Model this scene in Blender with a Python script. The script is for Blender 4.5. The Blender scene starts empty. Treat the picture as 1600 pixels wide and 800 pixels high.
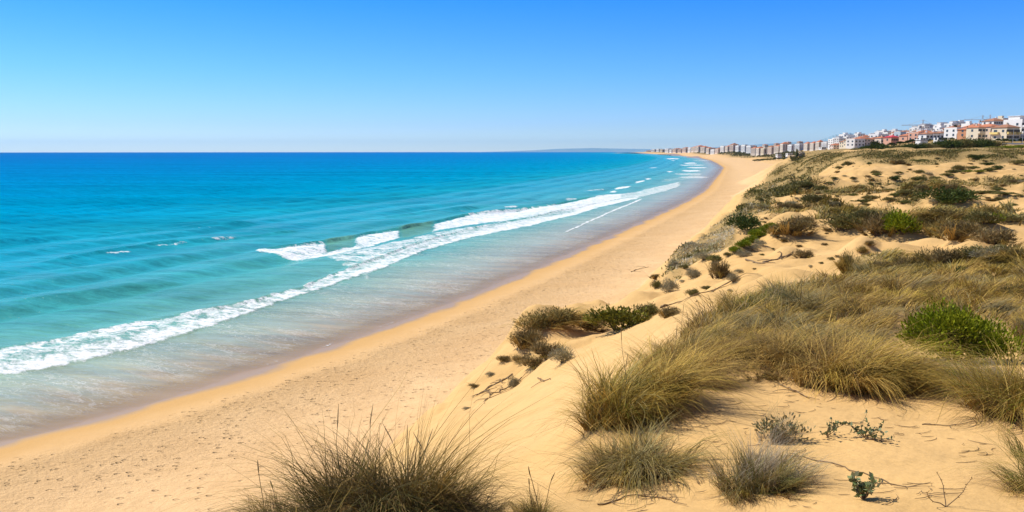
import bpy, math, random
import numpy as np
from mathutils import Vector

# ------------------------------------------------------------------ camera, sky, sun, exposure
scene = bpy.context.scene
COL = scene.collection
R_ = math.radians
EYE = 18.0                       # camera height above the sea, metres
F_PX = 1256.0                    # focal length in pixels of a 1600 px wide picture
PITCH = math.atan(165.3 / F_PX)  # level line is at picture row 234.7
cam_data = bpy.data.cameras.new("camera")
cam = bpy.data.objects.new("camera", cam_data)
COL.objects.link(cam)
cam_data.sensor_width = 36.0
cam_data.lens = 36.0 * F_PX / 1600.0
cam_data.clip_start = 0.1
cam_data.clip_end = 200000.0
cam.location = (0, 0, EYE)
cam.rotation_euler = (math.pi / 2 - PITCH, 0, 0)
scene.camera = cam

SUN_EL = R_(50)
SUN_AZ = math.atan2(-0.86, 0.5)          # from the left, a little ahead of the camera
sun_dir = Vector((math.sin(SUN_AZ) * math.cos(SUN_EL), math.cos(SUN_AZ) * math.cos(SUN_EL), math.sin(SUN_EL)))
world = bpy.data.worlds.new("World")
scene.world = world
world.use_nodes = True
wt = world.node_tree
wn, wl = wt.nodes, wt.links
bg = wn["Background"]
sky = wn.new("ShaderNodeTexSky")
sky.sky_type = 'NISHITA'
sky.sun_disc = False
sky.sun_elevation = SUN_EL
sky.sun_rotation = SUN_AZ
sky.altitude = 0
sky.air_density = 1.0
sky.dust_density = 0.0
sky.ozone_density = 4.0
# the clear summer sky deepens quickly to azure above the horizon: grade by elevation
geo = wn.new("ShaderNodeTexCoord")
sep = wn.new("ShaderNodeSeparateXYZ")
wl.new(geo.outputs["Generated"], sep.inputs[0])
ramp = wn.new("ShaderNodeValToRGB")
wl.new(sep.outputs["Z"], ramp.inputs[0])
SKY_STOPS = [(0.0, (0.62, 0.78, 1.10)), (0.03, (0.45, 0.635, 1.04)), (0.09, (0.29, 0.595, 1.07)), (0.18, (0.10, 0.50, 1.10)), (0.34, (0.30, 0.48, 0.72)), (1.0, (0.38, 0.46, 0.56))]
els = ramp.color_ramp.elements
els[0].position, els[0].color = SKY_STOPS[0][0], (*SKY_STOPS[0][1], 1)
els[1].position, els[1].color = SKY_STOPS[-1][0], (*SKY_STOPS[-1][1], 1)
for p_, c_ in SKY_STOPS[1:-1]:
    e_ = els.new(p_); e_.color = (*c_, 1)
mul = wn.new("ShaderNodeMix"); mul.data_type = 'RGBA'; mul.blend_type = 'MULTIPLY'; mul.inputs[0].default_value = 1.0
wl.new(sky.outputs[0], mul.inputs[6]); wl.new(ramp.outputs[0], mul.inputs[7])
wl.new(mul.outputs[2], bg.inputs[0])
bg.inputs[1].default_value = 0.11

sun_data = bpy.data.lights.new("sun", 'SUN')
sun_data.energy = 4.2
sun_data.angle = R_(0.5)
sun_data.color = (1.0, 0.94, 0.84)
sun = bpy.data.objects.new("sun", sun_data)
COL.objects.link(sun)
sun.rotation_euler = sun_dir.to_track_quat('Z', 'Y').to_euler()

vs = scene.view_settings
vs.view_transform = 'Standard'
vs.look = 'None'
vs.exposure = 0.5
vs.gamma = 1.0
scene.cycles.max_bounces = 6
scene.cycles.transparent_max_bounces = 12

# ------------------------------------------------------------------ helpers: geometry of the view, noise, meshes
RE = 6.371e6                      # the sea and the land curve away with the earth
cp, sp_ = math.cos(PITCH), math.sin(PITCH)

def ray(px, py):
    """azimuth and slope (dz per horizontal metre) of the line of sight used to survey the place"""
    u = (np.asarray(px, float) - 800) / F_PX
    v = (400 - np.asarray(py, float)) / F_PX
    dx = u
    dy = cp + v * sp_
    dz = -sp_ + v * cp
    return np.arctan2(dx, dy), dz / np.hypot(dx, dy)

def sea_point(px, py):
    """azimuth, range of a point of the sea surface"""
    az, sl = ray(px, py)
    d = -sl
    disc = np.maximum(d * d - 2 * EYE / RE, 0)
    r = (d - np.sqrt(disc)) * RE
    return az, r

def land_point(px, py, Y):
    az, sl = ray(px, py)
    r = Y / np.cos(az)
    return az, r, EYE + sl * r + r * r / (2 * RE)   # height above the curved sea level

_rs = np.random.RandomState(5)
_perm = _rs.permutation(512)
_perm = np.concatenate([_perm, _perm, _perm])
_ga = _rs.rand(512) * 2 * math.pi
_gx, _gy = np.cos(_ga), np.sin(_ga)

def noise2(x, y):
    x = np.asarray(x, float); y = np.asarray(y, float)
    xi = np.floor(x).astype(np.int64); yi = np.floor(y).astype(np.int64)
    xf = x - xi; yf = y - yi
    xi &= 511; yi &= 511
    u = xf * xf * xf * (xf * (xf * 6 - 15) + 10); v = yf * yf * yf * (yf * (yf * 6 - 15) + 10)
    def g(ix, iy, dx, dy):
        h = _perm[_perm[ix & 511] + (iy & 511)]
        return _gx[h] * dx + _gy[h] * dy
    a = g(xi, yi, xf, yf); b = g(xi + 1, yi, xf - 1, yf)
    c = g(xi, yi + 1, xf, yf - 1); d = g(xi + 1, yi + 1, xf - 1, yf - 1)
    return (a + u * (b - a)) * (1 - v) + (c + u * (d - c)) * v

def fbm(x, y, oct=4):
    t = 0; amp = 1.0
    for k in range(oct):
        t = t + amp * noise2(x * 2 ** k + 17.3 * k, y * 2 ** k - 9.1 * k)
        amp *= 0.5
    return t

def sstep(a, b, x):
    t = np.clip((x - a) / (b - a), 0, 1)
    return t * t * (3 - 2 * t)

def mesh_np(name, verts, faces, mats=(), smooth=False, attrs=None):
    """verts (n,3); faces (m,k) all of one size or a list of such arrays"""
    me = bpy.data.meshes.new(name)
    fl = faces if isinstance(faces, list) else [faces]
    fl = [f for f in fl if len(f)]
    me.vertices.add(len(verts))
    me.vertices.foreach_set("co", np.ascontiguousarray(verts, dtype=np.float32).ravel())
    idx = np.concatenate([f.ravel() for f in fl]).astype(np.int32)
    st = []; o = 0
    for f in fl:
        st.append(o + np.arange(len(f)) * f.shape[1]); o += f.size
    st = np.concatenate(st).astype(np.int32)
    me.loops.add(len(idx)); me.loops.foreach_set("vertex_index", idx)
    me.polygons.add(len(st)); me.polygons.foreach_set("loop_start", st)
    me.polygons.foreach_set("use_smooth", np.full(len(st), bool(smooth)))
    me.update(calc_edges=True)
    for k, a in (attrs or {}).items():
        if a.ndim == 1:
            at = me.attributes.new(k, 'FLOAT', 'POINT'); at.data.foreach_set("value", a.astype(np.float32))
        else:
            at = me.attributes.new(k, 'FLOAT_COLOR', 'POINT')
            c = np.ones((len(a), 4), np.float32); c[:, :3] = a
            at.data.foreach_set("color", c.ravel())
    for m in mats:
        me.materials.append(m)
    return me

def sub_mesh(name, v, q, attrs, mats, smooth=True):
    u, inv = np.unique(q, return_inverse=True)
    return mesh_np(name, v[u], inv.reshape(q.shape), mats, smooth, {k: a.reshape(len(v), -1)[u].squeeze() for k, a in attrs.items()})

def link(name, me, parent=None, loc=None, rotz=0.0, scale=None):
    o = bpy.data.objects.new(name, me)
    COL.objects.link(o)
    if parent is not None: o.parent = parent
    if loc is not None: o.location = loc
    if rotz: o.rotation_euler = (0, 0, rotz)
    if scale is not None: o.scale = scale
    return o

def tag(o, label=None, cat=None, group=None, kind=None):
    if label: o["label"] = label
    if cat: o["category"] = cat
    if group: o["group"] = group
    if kind: o["kind"] = kind
    return o

def copy_tree(o, parent=None):
    c = o.copy(); COL.objects.link(c)
    if parent is not None: c.parent = parent
    for ch in o.children:
        copy_tree(ch, c)
    return c

# ------------------------------------------------------------------ material helper
class NT:
    def __init__(self, name):
        self.m = bpy.data.materials.new(name); self.m.use_nodes = True
        self.t = self.m.node_tree; self.n = self.t.nodes; self.l = self.t.links
        self.b = self.n["Principled BSDF"]; self.out = self.n["Material Output"]
    def new(self, typ, **kw):
        n = self.n.new(typ)
        for k, v in kw.items(): setattr(n, k, v)
        return n
    def set(self, sock, v):
        if hasattr(v, "is_output"): self.l.new(v, sock)
        elif isinstance(v, tuple) and len(v) == 3 and sock.type == 'RGBA': sock.default_value = (*v, 1)
        else: sock.default_value = v
    def math(self, op, a, b=0.0, c=None, clamp=False):
        n = self.new("ShaderNodeMath", operation=op, use_clamp=clamp)
        self.set(n.inputs[0], a); self.set(n.inputs[1], b)
        if c is not None: self.set(n.inputs[2], c)
        return n.outputs[0]
    def mix(self, f, a, b, blend='MIX'):
        n = self.new("ShaderNodeMix", data_type='RGBA', blend_type=blend)
        self.set(n.inputs[0], f); self.set(n.inputs[6], a); self.set(n.inputs[7], b)
        return n.outputs[2]
    def attr(self, name, out="Fac"):
        n = self.new("ShaderNodeAttribute"); n.attribute_name = name
        return n.outputs[out]
    def ramp(self, f, stops, interp='LINEAR'):
        n = self.new("ShaderNodeValToRGB"); e = n.color_ramp.elements
        n.color_ramp.interpolation = interp
        cs = [(p, (c if isinstance(c, tuple) else (c, c, c))) for p, c in stops]
        e[0].position, e[0].color = cs[0][0], (*cs[0][1], 1)
        e[1].position, e[1].color = cs[-1][0], (*cs[-1][1], 1)
        for p, c in cs[1:-1]:
            x = e.new(p); x.color = (*c, 1)
        self.set(n.inputs[0], f)
        return n.outputs[0]
    def coords(self, scale=(1, 1, 1), rot=(0, 0, 0)):
        t = self.new("ShaderNodeTexCoord"); m = self.new("ShaderNodeMapping")
        m.inputs["Scale"].default_value = scale; m.inputs["Rotation"].default_value = rot
        # Mapping rotates after scaling, so rotate first in a mapping of its own
        if any(rot):
            m0 = self.new("ShaderNodeMapping"); m0.inputs["Rotation"].default_value = rot
            m.inputs["Rotation"].default_value = (0, 0, 0)
            self.l.new(t.outputs["Object"], m0.inputs[0]); self.l.new(m0.outputs[0], m.inputs[0])
        else:
            self.l.new(t.outputs["Object"], m.inputs[0])
        return m.outputs[0]
    def noise(self, vec, scale, detail=3, rough=0.5, dist=0.0, out=0):
        n = self.new("ShaderNodeTexNoise"); self.set(n.inputs["Vector"], vec)
        n.inputs["Scale"].default_value = scale; n.inputs["Detail"].default_value = detail
        n.inputs["Roughness"].default_value = rough; n.inputs["Distortion"].default_value = dist
        return n.outputs[out]
    def bump(self, h, strength, dist, normal=None):
        n = self.new("ShaderNodeBump"); self.set(n.inputs["Height"], h)
        self.set(n.inputs["Strength"], strength); n.inputs["Distance"].default_value = dist
        if normal is not None: self.l.new(normal, n.inputs["Normal"])
        return n.outputs[0]

def plain(name, col, rough=0.7, var=0.12, scale=0.6, spec=0.3, metal=0.0):
    """painted or plastered surface with a little uneven weathering"""
    t = NT(name)
    n = t.noise(t.coords(), scale, 4, 0.6)
    f = t.ramp(n, [(0.3, 1 - var), (0.7, 1 + var * 0.4)])
    t.set(t.b.inputs["Base Color"], t.mix(1.0, col, f, 'MULTIPLY'))
    t.b.inputs["Roughness"].default_value = rough
    t.b.inputs["Specular IOR Level"].default_value = spec
    t.b.inputs["Metallic"].default_value = metal
    return t.m

# ------------------------------------------------------------------ the coast: shoreline and dune foot as functions of Y
SH_PX = [(0, 692), (100, 668), (200, 641), (300, 611), (400, 579), (480, 553), (560, 527), (620, 506), (680, 483), (740, 460), (790, 440), (840, 419),
         (880, 402), (920, 384), (960, 366), (1000, 348), (1040, 330), (1075, 313), (1100, 298), (1112, 284), (1124, 270), (1129, 262), (1121, 256), (1110, 250.5),
         (1090, 246), (1060, 243), (1030, 241), (1000, 239.9), (960, 239.2)]
_az, _r = sea_point([p[0] for p in SH_PX], [p[1] for p in SH_PX])
SHX, SHY = _r * np.sin(_az), _r * np.cos(_az)
SHY = np.concatenate([[-400, -40], SHY, [60000]]); SHX = np.concatenate([[SHX[0] - 448 * .66, SHX[0] - 88 * .66], SHX, [SHX[-1] + (60000 - SHY[-2]) * .3]])
_o = np.argsort(SHY); SHY, SHX = SHY[_o], SHX[_o]

def shore_x(Y): return np.interp(Y, SHY, SHX)
_yy = np.concatenate([np.linspace(-400, 0, 50), np.geomspace(1, 60000, 600)])
_sl = np.gradient(shore_x(_yy), _yy)
_sl = np.convolve(np.pad(_sl, 12, mode='edge'), np.ones(25) / 25, 'valid')
def shore_s(X, Y):
    """signed distance inland of the water line"""
    return (X - shore_x(Y)) / np.sqrt(1 + np.interp(Y, _yy, _sl) ** 2)
GAPY = [-400, 0, 38, 62, 99, 140, 188, 354, 670, 1000, 1400, 3000, 60000]
GAPX = [32, 32, 30, 26, 22, 21, 23, 25, 48, 55, 62, 70, 90]
def foot_x(Y): return shore_x(Y) + np.interp(Y, GAPY, GAPX)

# surveyed points of the dunes: picture column, row, distance ahead (m)
CTRL = [
 # fore dune under and around the photographer
 (600, 830, 4.3), (420, 830, 4.4), (800, 820, 4.6), (950, 790, 6.0), (1200, 790, 5.5), (1500, 790, 5.2), (1750, 790, 5.2), (1600, 700, 6.8), (1800, 690, 7), (1300, 640, 8.5), (1100, 640, 8.8), (1000, 660, 8.8), (940, 640, 9.5),
 (300, 860, 4.2), (0, 930, 4.5),
 # sand chute falling to the left
 (850, 760, 7.0), (850, 700, 12), (860, 640, 18.3), (880, 600, 24), (905, 560, 30), (930, 530, 36), (780, 650, 26), (740, 690, 20), (700, 730, 14.5), (640, 790, 8.5), (620, 720, 23), (560, 770, 14), (420, 840, 8),
 (700, 640, 33), (760, 580, 37.5), (830, 506, 43), (870, 486, 47), (905, 483, 50), (960, 478, 54), (900, 520, 41), (850, 545, 37.5), (800, 600, 33.5),(960, 512, 44),
 # plateau to the right
 (1300, 590, 10.5), (1500, 600, 10), (1700, 600, 10), (1200, 540, 13), (1490, 555, 13), (1700, 540, 13), (1300, 480, 19), (1550, 480, 19), (1750, 480, 19), (1100, 512, 15.5), (1060, 525, 14),
 (1400, 440, 28), (1250, 440, 26), (1150, 470, 20), (1400, 418, 36),
 # sand valley and the ridges behind it
 (1150, 447, 39), (1100, 468, 36), (1040, 468, 42), (1020, 440, 56), (990, 455, 57), (1250, 421, 43), (1200, 400, 50), (1120, 402, 60), (1060, 400, 74), (1300, 385, 55), (1220, 374, 60),
 (1200, 345, 78), (1130, 345, 105), (1400, 378, 56), (1580, 400, 40), (1800, 400, 40), (1580, 350, 62), (1800, 350, 62), (1500, 380, 50), (1350, 392, 50), (1340, 420, 38),
 (1300, 332, 90), (1450, 332, 85), (1580, 330, 80), (1800, 330, 80), (1250, 300, 140), (1200, 300, 150), (1170, 310, 142), (1400, 305, 125), (1550, 300, 120), (1800, 300, 120),
 (1300, 276, 200), (1450, 276, 190), (1590, 270, 190), (1800, 268, 190), (1300, 251, 255), (1400, 246, 270), (1500, 243, 275), (1590, 244, 270), (1800, 240, 270), (1230, 257, 285), (1210, 267, 295),
 (1250, 240, 420), (1330, 241, 340), (1400, 236, 360), (1500, 230, 370), (1590, 229, 370), (1800, 222, 370),
 # the town on its hill
 (1590, 222, 430), (1800, 214, 430), (1500, 219, 480), (1420, 223, 540), (1350, 229, 660), (1300, 233, 860), (1590, 196, 640), (1800, 178, 640), (1500, 206, 700), (1400, 216, 820), (1330, 224, 1020), (1280, 229, 1250),
 (1590, 197, 900), (1800, 180, 900), (1450, 213, 1100), (1250, 236, 1400), (1200, 237, 1750), (1150, 237, 2300), (1100, 237, 3000), (1250, 226, 1900), (1180, 230, 2600), (1500, 218, 2600), (1800, 208, 2600),
 (1060, 237, 4000), (1030, 237, 5200), (1500, 222, 9000), (1800, 222, 9000), (1100, 232, 9000), (1300, 230, 5000),
]
_px = np.array(CTRL, float)
caz, cr, cz = land_point(_px[:, 0], _px[:, 1], _px[:, 2])
_extra = []
for Y in (-30, 0, 20, 37.6, 50, 62, 80, 99, 120, 140, 188, 260, 354, 500, 670, 900, 1200, 1700, 2500, 4000, 7000, 12000):
    k = max(1.0, Y / 300.0)
    fx = float(foot_x(Y))
    for dx, z in ((0, 1.4), (-14 * k, -6.5), (-45 * k, -14)):
        _extra.append((fx + dx, Y, z))
    if Y >= 260: _extra.append((fx + 14 * k ** .7, Y, 6.5))
for X, Y, z in ((0, 0, 16.2), (0.6, 1.5, 16.25), (-1.2, 1.5, 16.1), (3, 0, 16.1), (-3, 0.5, 15.2), (-7, 0, 12.6), (3, -3, 15.6), (0, -3, 15.4), (-4, -4, 13.2), (10, -4, 15), (0, -15, 13), (30, -10, 14), (40, 8, 14), (-10, -15, 9), (60, -60, 14), (0, -80, 13)):
    _extra.append((X, Y, z))
_extra = np.array(_extra)
caz = np.concatenate([caz, np.arctan2(_extra[:, 0], _extra[:, 1])])
cr = np.concatenate([cr, np.hypot(_extra[:, 0], _extra[:, 1])])
cz = np.concatenate([cz, _extra[:, 2]])
def _q(az, r): return 1.7 * az, np.log(np.maximum(r, 0) + 2.5)
_qa, _qr = _q(caz, cr)
def _ker(d2): return np.sqrt(d2 + 0.0025)
_A = _ker((_qa[:, None] - _qa[None]) ** 2 + (_qr[:, None] - _qr[None]) ** 2)
_n = len(cz)
_M = np.zeros((_n + 1, _n + 1)); _M[:_n, :_n] = _A + np.eye(_n) * -0.004; _M[:_n, _n] = 1; _M[_n, :_n] = 1
_w = np.linalg.solve(_M, np.concatenate([cz, [0]]))

def dune_base(az, r):
    qa, qr = _q(az, r)
    out = np.full(qa.shape, _w[_n])
    for i in range(_n):
        out += _w[i] * np.sqrt((qa - _qa[i]) ** 2 + (qr - _qr[i]) ** 2 + 0.0025)
    return out

# ------------------------------------------------------------------ one polar sheet of ground, fine near the photographer, coarse far away
AZ = np.concatenate([np.radians(np.linspace(-180, -62, 40)), np.radians(np.linspace(-60, -39, 40)), np.radians(np.linspace(-38, 38, 1080)), np.radians(np.linspace(39, 60, 40)), np.radians(np.linspace(62, 180, 40))])
RR = np.exp(np.arange(math.log(0.5), math.log(14000), 0.0084))
NA, NR = len(AZ), len(RR)
GA, GR = np.meshgrid(AZ, RR, indexing='ij')
GX, GY = GR * np.sin(GA), GR * np.cos(GA)
GS = shore_s(GX, GY)
GFOOT = (GX - foot_x(GY)) / np.sqrt(1 + np.interp(GY, _yy, _sl) ** 2)
def beach_z(s, X, Y):
    z = np.where(s < 0, 0.055 * s, 0.085 * s)
    z = np.where(s > 6, 0.51 + (s - 6) * 0.065, z)
    z = np.minimum(z, 1.7 + 0.01 * np.maximum(s - 22, 0))
    z = np.maximum(z, -4)
    z = z + sstep(3.5, 9, s) * (0.10 * noise2(X / 5.0, Y / 5.0) + 0.05 * noise2(X / 1.7, Y / 1.7)) + 0.04 * noise2(X / 9, Y / 13) * sstep(-1, 1, s)
    return z
_D = np.empty_like(GR)
for _i in range(0, NA, 128):
    _D[_i:_i + 128] = dune_base(GA[_i:_i + 128], GR[_i:_i + 128])
# dune relief: hummocks and hollows, larger ones farther off
_hum = 0.16 * fbm(GX / 6.0, GY / 6.0, 4) + 0.05 * fbm(GX / 1.3 + 7, GY / 1.3, 3)
_big = fbm(GX / 26.0 + 3, GY / 26.0, 4) * sstep(40, 100, GR) * 1.75
_ridge = (0.45 - np.abs(noise2(GX / 19.0 + 40, GY / 14.0))) * 2.1 * sstep(80, 150, GR)
_on = sstep(-2.5, 5, GFOOT)
_D += (.9 * noise2(GX / 7.0, GY / 7.0 + 50) + .5 * noise2(GX / 2.6, GY / 2.6)) * np.exp(-(GFOOT / 5.0) ** 2) * sstep(30, 50, GR)
_far = 1 - sstep(330, 430, GR)
def _mound(px, py, Y, rad, h, asp=1.0):
    a, r, z = land_point(px, py, Y); x0, y0 = r * math.sin(a), r * math.cos(a)
    return h * np.exp(-((GX - x0) / rad) ** 2 - ((GY - y0) / (rad * asp)) ** 2)
for _m in [(1375, 402, 47, 2.6, .75, .7), (970, 508, 45, 1.8, .7), (850, 505, 42, 2.2, .5), (1240, 372, 62, 4, .8), (1315, 362, 70, 2.4, .8), (1400, 374, 58, 3, .7), (1166, 360, 84, 3.5, .9), (1060, 425, 66, 3, .5), (1120, 430, 55, 2.0, .5), (1488, 322, 100, 7, 1.6), (1500, 375, 55, 4, .7), (1555, 385, 50, 3, .6),
           (1370, 285, 175, 14, 1.4), (1480, 275, 180, 12, 1.6), (1280, 300, 140, 9, 1.2), (1360, 262, 230, 16, 1.8), (1540, 262, 220, 16, 1.8), (1365, 585, 11, 1.2, .22), (1012, 650, 9.2, .8, .2)]:
    _D += _mound(*_m)
_ero = np.clip(noise2(GX / 3.1 + 5, GY / 3.1) - .05, 0, 1) * 1.5 * sstep(24, 40, GR) * (1 - sstep(150, 260, GR)) + .30 * np.clip(noise2(GX / 1.2, GY / 1.2 + 3), -.2, 1) * sstep(22, 32, GR) * np.exp(-((GFOOT - 5) / 7.0) ** 2)
_D += (.055 * fbm(GX / 1.5 + 20, GY / 1.5, 3) + .05 * noise2(GX / 3.2, GY / 3.2 + 9)) * sstep(3, 5, GR) * (1 - sstep(16, 30, GR))
_D += _on * (_ero + _hum * (0.25 + 1.5 * sstep(9, 40, GR)) + (_big + _ridge) * _far + (1 - _far) * 1.2 * fbm(GX / 60, GY / 60, 3))
_B = beach_z(GS, GX, GY)
# soft maximum of beach and dune
_k = 0.5
_hh = np.clip(0.5 + 0.5 * (_D - _B) / _k, 0, 1)
GZ = _B * (1 - _hh) + _D * _hh + _k * _hh * (1 - _hh)
_floor = -5.0
GZ = np.maximum(GZ, _floor)
GDUNE = _hh
GZC = GZ - GR ** 2 / (2 * RE)

def _lookup(G, az, r):
    az = np.asarray(az, float); r = np.asarray(r, float)
    fi = np.interp(az, AZ, np.arange(NA)); fj = np.clip((np.log(np.maximum(r, 0.5)) - math.log(0.5)) / 0.0084, 0, NR - 1.001)
    i = np.minimum(fi.astype(int), NA - 2); j = fj.astype(int)
    a = fi - i; b = fj - j
    return (G[i, j] * (1 - a) + G[i + 1, j] * a) * (1 - b) + (G[i, j + 1] * (1 - a) + G[i + 1, j + 1] * a) * b
def ground(X, Y):
    return _lookup(GZC, np.arctan2(X, Y), np.hypot(X, Y))
def hit(px, py):
    """where a line of sight meets the ground: arrays X, Y, Z"""
    px = np.atleast_1d(np.asarray(px, float)); py = np.atleast_1d(np.asarray(py, float))
    az, sl = ray(px, py)
    Rr = np.empty(len(px))
    for c in range(0, len(px), 4000):
        a = az[c:c + 4000]; s = sl[c:c + 4000]
        i = np.clip(np.round(np.interp(a, AZ, np.arange(NA))).astype(int), 0, NA - 1)
        zr = EYE + s[:, None] * RR[None]
        over = GZC[i] >= zr
        over[:, RR < 1.5] = False
        j = np.where(over.any(1), over.argmax(1), NR - 1)
        j0 = np.maximum(j - 1, 0); ii = np.arange(len(a))
        d0 = zr[ii, j0] - GZC[i, j0]; d1 = zr[ii, j] - GZC[i, j]
        t = np.clip(d0 / np.where(np.abs(d0 - d1) < 1e-9, 1e-9, d0 - d1), 0, 1)
        Rr[c:c + 4000] = RR[j0] * (1 - t) + RR[j] * t
    X, Y = Rr * np.sin(az), Rr * np.cos(az)
    return X, Y, ground(X, Y)
COVER = np.zeros((NA, NR))
COVER += 1.4 * sstep(300, 360, GR) * sstep(12, 40, GFOOT) * sstep(-.25, .15, fbm(GX / 30, GY / 30, 3))

def add_cover(X, Y, amount=1.0):
    az = np.arctan2(X, Y); r = np.hypot(X, Y)
    i = np.clip(np.round(np.interp(az, AZ, np.arange(NA))).astype(int), 0, NA - 1)
    j = np.clip(np.round((np.log(np.maximum(r, .5)) - math.log(0.5)) / 0.0084).astype(int), 0, NR - 1)
    np.add.at(COVER, (i, j), amount)

# ------------------------------------------------------------------ the sea: a curved sheet with swell, breakers, foam
def poly_r(pts):
    """polyline surveyed on the sea -> sorted azimuth, range"""
    a, r = sea_point([p[0] for p in pts], [p[1] for p in pts])
    o = np.argsort(a); return a[o], r[o]
WAZ = np.concatenate([np.radians(np.linspace(-110, -42, 50)), np.radians(np.linspace(-41, 20, 1150)), np.radians(np.linspace(20.5, 26, 8))])
WR = np.exp(np.arange(math.log(30), math.log(30000), 0.0058))
wa, wr = np.meshgrid(WAZ, WR, indexing='ij')
wx, wy = wr * np.sin(wa), wr * np.cos(wa)
ws = shore_s(wx, wy)
foam = np.zeros_like(wr); wz = np.zeros_like(wr); lace = np.zeros_like(wr)
seaward = -ws
# long swell coming in parallel to the beach
ph = seaward + 5.0 * fbm(wx / 45, wy / 45, 2)
amp = 0.27 * sstep(14, 40, seaward) * (1 - 0.75 * sstep(250, 900, seaward)) * (0.55 + 1.1 * np.clip(noise2(wx / 38 + 9, wy / 38) + .3, 0, 1))
wz += amp * (np.sin(ph * 2 * math.pi / 15.0) + 0.35 * np.sin(ph * 4 * math.pi / 15.0 + 1.2))
wz += 0.10 * fbm(wx / 6.0, wy / 6.0, 3) * sstep(10, 30, seaward) * (1 - sstep(150, 500, wr))

def crest(pts, h, width, fade=0.02, jag=0.6):
    """a wave: steep shoreward face, long back; pts surveyed along the top"""
    global wz
    a, r = poly_r(pts)
    rc = np.interp(wa, a, r) + jag * noise2(wx / 4.0, wy / 4.0)
    d = (wr - rc)
    wl = np.where(d < 0, width * 0.38, width)
    A = h * sstep(a[0] - fade, a[0] + fade * 2, wa) * (1 - sstep(a[-1] - fade * 2, a[-1] + fade, wa))
    A = A * (0.75 + 0.5 * noise2(wx / 9 + 4, wy / 9))
    wz += A * np.exp(-(d / wl) ** 2)

def band(upper, lower, k, soft=0.012, wob=0.012):
    """foam between two lines surveyed on the water"""
    au, ru = poly_r(upper); al, rl = poly_r(lower)
    n = 1 + wob * fbm(wx / 3.2, wy / 3.2, 3)
    U = np.interp(wa, au, ru) * n; L = np.interp(wa, al, rl) * n
    lo = max(au[0], al[0]) ; hi = min(au[-1], al[-1])
    f = sstep(-soft, soft, (wr - L) / L) * sstep(-soft, soft, (U - wr) / U)
    f = f * sstep(lo - .004, lo + .006, wa) * (1 - sstep(hi - .006, hi + .004, wa))
    return f * k
def dash(x0, x1, y, t, k=1.0):
    global foam
    tt = np.linspace(0, 1, 5)
    y0, y1 = (y, y) if not isinstance(y, tuple) else y
    ys = y0 + (y1 - y0) * tt
    env = t * np.sqrt(np.clip(1 - (2 * tt - 1) ** 2, .05, 1))
    foam = np.maximum(foam, band([(x0 + (x1 - x0) * q, yy - e / 2) for q, yy, e in zip(tt, ys, env)], [(x0 + (x1 - x0) * q, yy + e / 2) for q, yy, e in zip(tt, ys, env)], k, 0.006, 0.006))

LOW = [(-260, 640), (-120, 613), (0, 590), (100, 572), (200, 549), (260, 533), (320, 515), (400, 487), (450, 470), (520, 447), (600, 420), (660, 393), (740, 371), (830, 353), (900, 336), (960, 319), (1000, 310)]
UPF = [(-260, 588), (-120, 566), (0, 546), (100, 528), (200, 508), (260, 498), (320, 487), (400, 471), (430, 461), (470, 452), (520, 430), (600, 402), (660, 380), (740, 358), (830, 341), (900, 325), (960, 312), (1000, 307)]
BRK_L = [(398, 394), (430, 401), (470, 405), (508, 400), (545, 392), (580, 384), (625, 372), (660, 366), (700, 358), (740, 352), (800, 346), (860, 337), (900, 329), (950, 315), (975, 309)]
BRK_U = [(398, 391), (430, 390), (470, 386), (508, 382), (545, 375), (580, 367), (625, 361), (660, 356), (700, 346), (740, 336), (795, 329), (860, 322), (900, 315), (950, 304), (975, 303)]
fr = band(UPF, LOW, 1.0)
brk = band(BRK_U, BRK_L, 1.0)
gap = band([(508, 378), (520, 372), (552, 368), (556, 366)], [(508, 392), (520, 390), (552, 384), (556, 382)], 1.0) + band([(624, 355), (640, 352), (672, 348), (678, 345)], [(624, 371), (640, 370), (672, 364), (678, 360)], 1.0)
foam = np.maximum(fr, brk * (1 - np.clip(gap, 0, 1)))
# inner part of the front where the foam is torn open
hol = band([(0, 556), (200, 517), (400, 476), (520, 436), (660, 384), (900, 327)], [(0, 574), (200, 535), (400, 482), (520, 441), (660, 388), (900, 331)], 0.3, 0.035)
foam = foam - hol
mid = band([(512, 396), (560, 388), (625, 376), (700, 360), (800, 346), (900, 328), (965, 310)], [(512, 402), (540, 410), (575, 416), (600, 408), (660, 386), (740, 364), (830, 346), (900, 331), (965, 314)], 0.8, 0.02)
foam = np.maximum(foam, mid)
foam = np.maximum(foam, band([(505, 392), (530, 400), (560, 412), (580, 424)], [(505, 402), (530, 412), (560, 430), (580, 440)], 0.76, .03))
for d in [(158, 212, (398.5, 393.5), 2.4, .85), (205, 245, (393, 386), 1.3, .7), (232, 300, (386, 378.5), 1.6, .8), (296, 335, (378.5, 375), 1.0, .6), (325, 376, (375, 371.3), 1.9, .8), (0, 40, (379, 376), 1.2, .5),
          (958, 988, (294.5, 291.5), 4.5), (950, 966, 300, 3), (1006, 1020, 279, 2.6), (990, 1010, (285, 282), 3.2), (1040, 1054, 268, 2.2), (1012, 1030, 262, 1.6, .8), (1038, 1064, 248, 1.5), (1045, 1058, 251, 1.2, .8),
          (1066, 1092, 255, 1.7), (1058, 1104, 258, 1.6, .9), (1070, 1108, 262, 2.0, .9), (1078, 1118, 251, 1.1, .7), (1062, 1098, 267, 2.4), (1050, 1100, 272, 2.4, .8), (1058, 1110, 277, 3, .8), (910, 950, (299, 296), 2.2, .7), (785, 812, (325, 323), 2.6, .9), (880, 915, (312, 309), 3.0, .8),
          (700, 780, (330, 324), 1.4, .5), (270, 350, (360, 355), 1.8, .45), (1000, 1040, (296, 294), 2.4, .7), (940, 1000, (309, 303), 3, .75)]:
    dash(*d)
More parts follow.
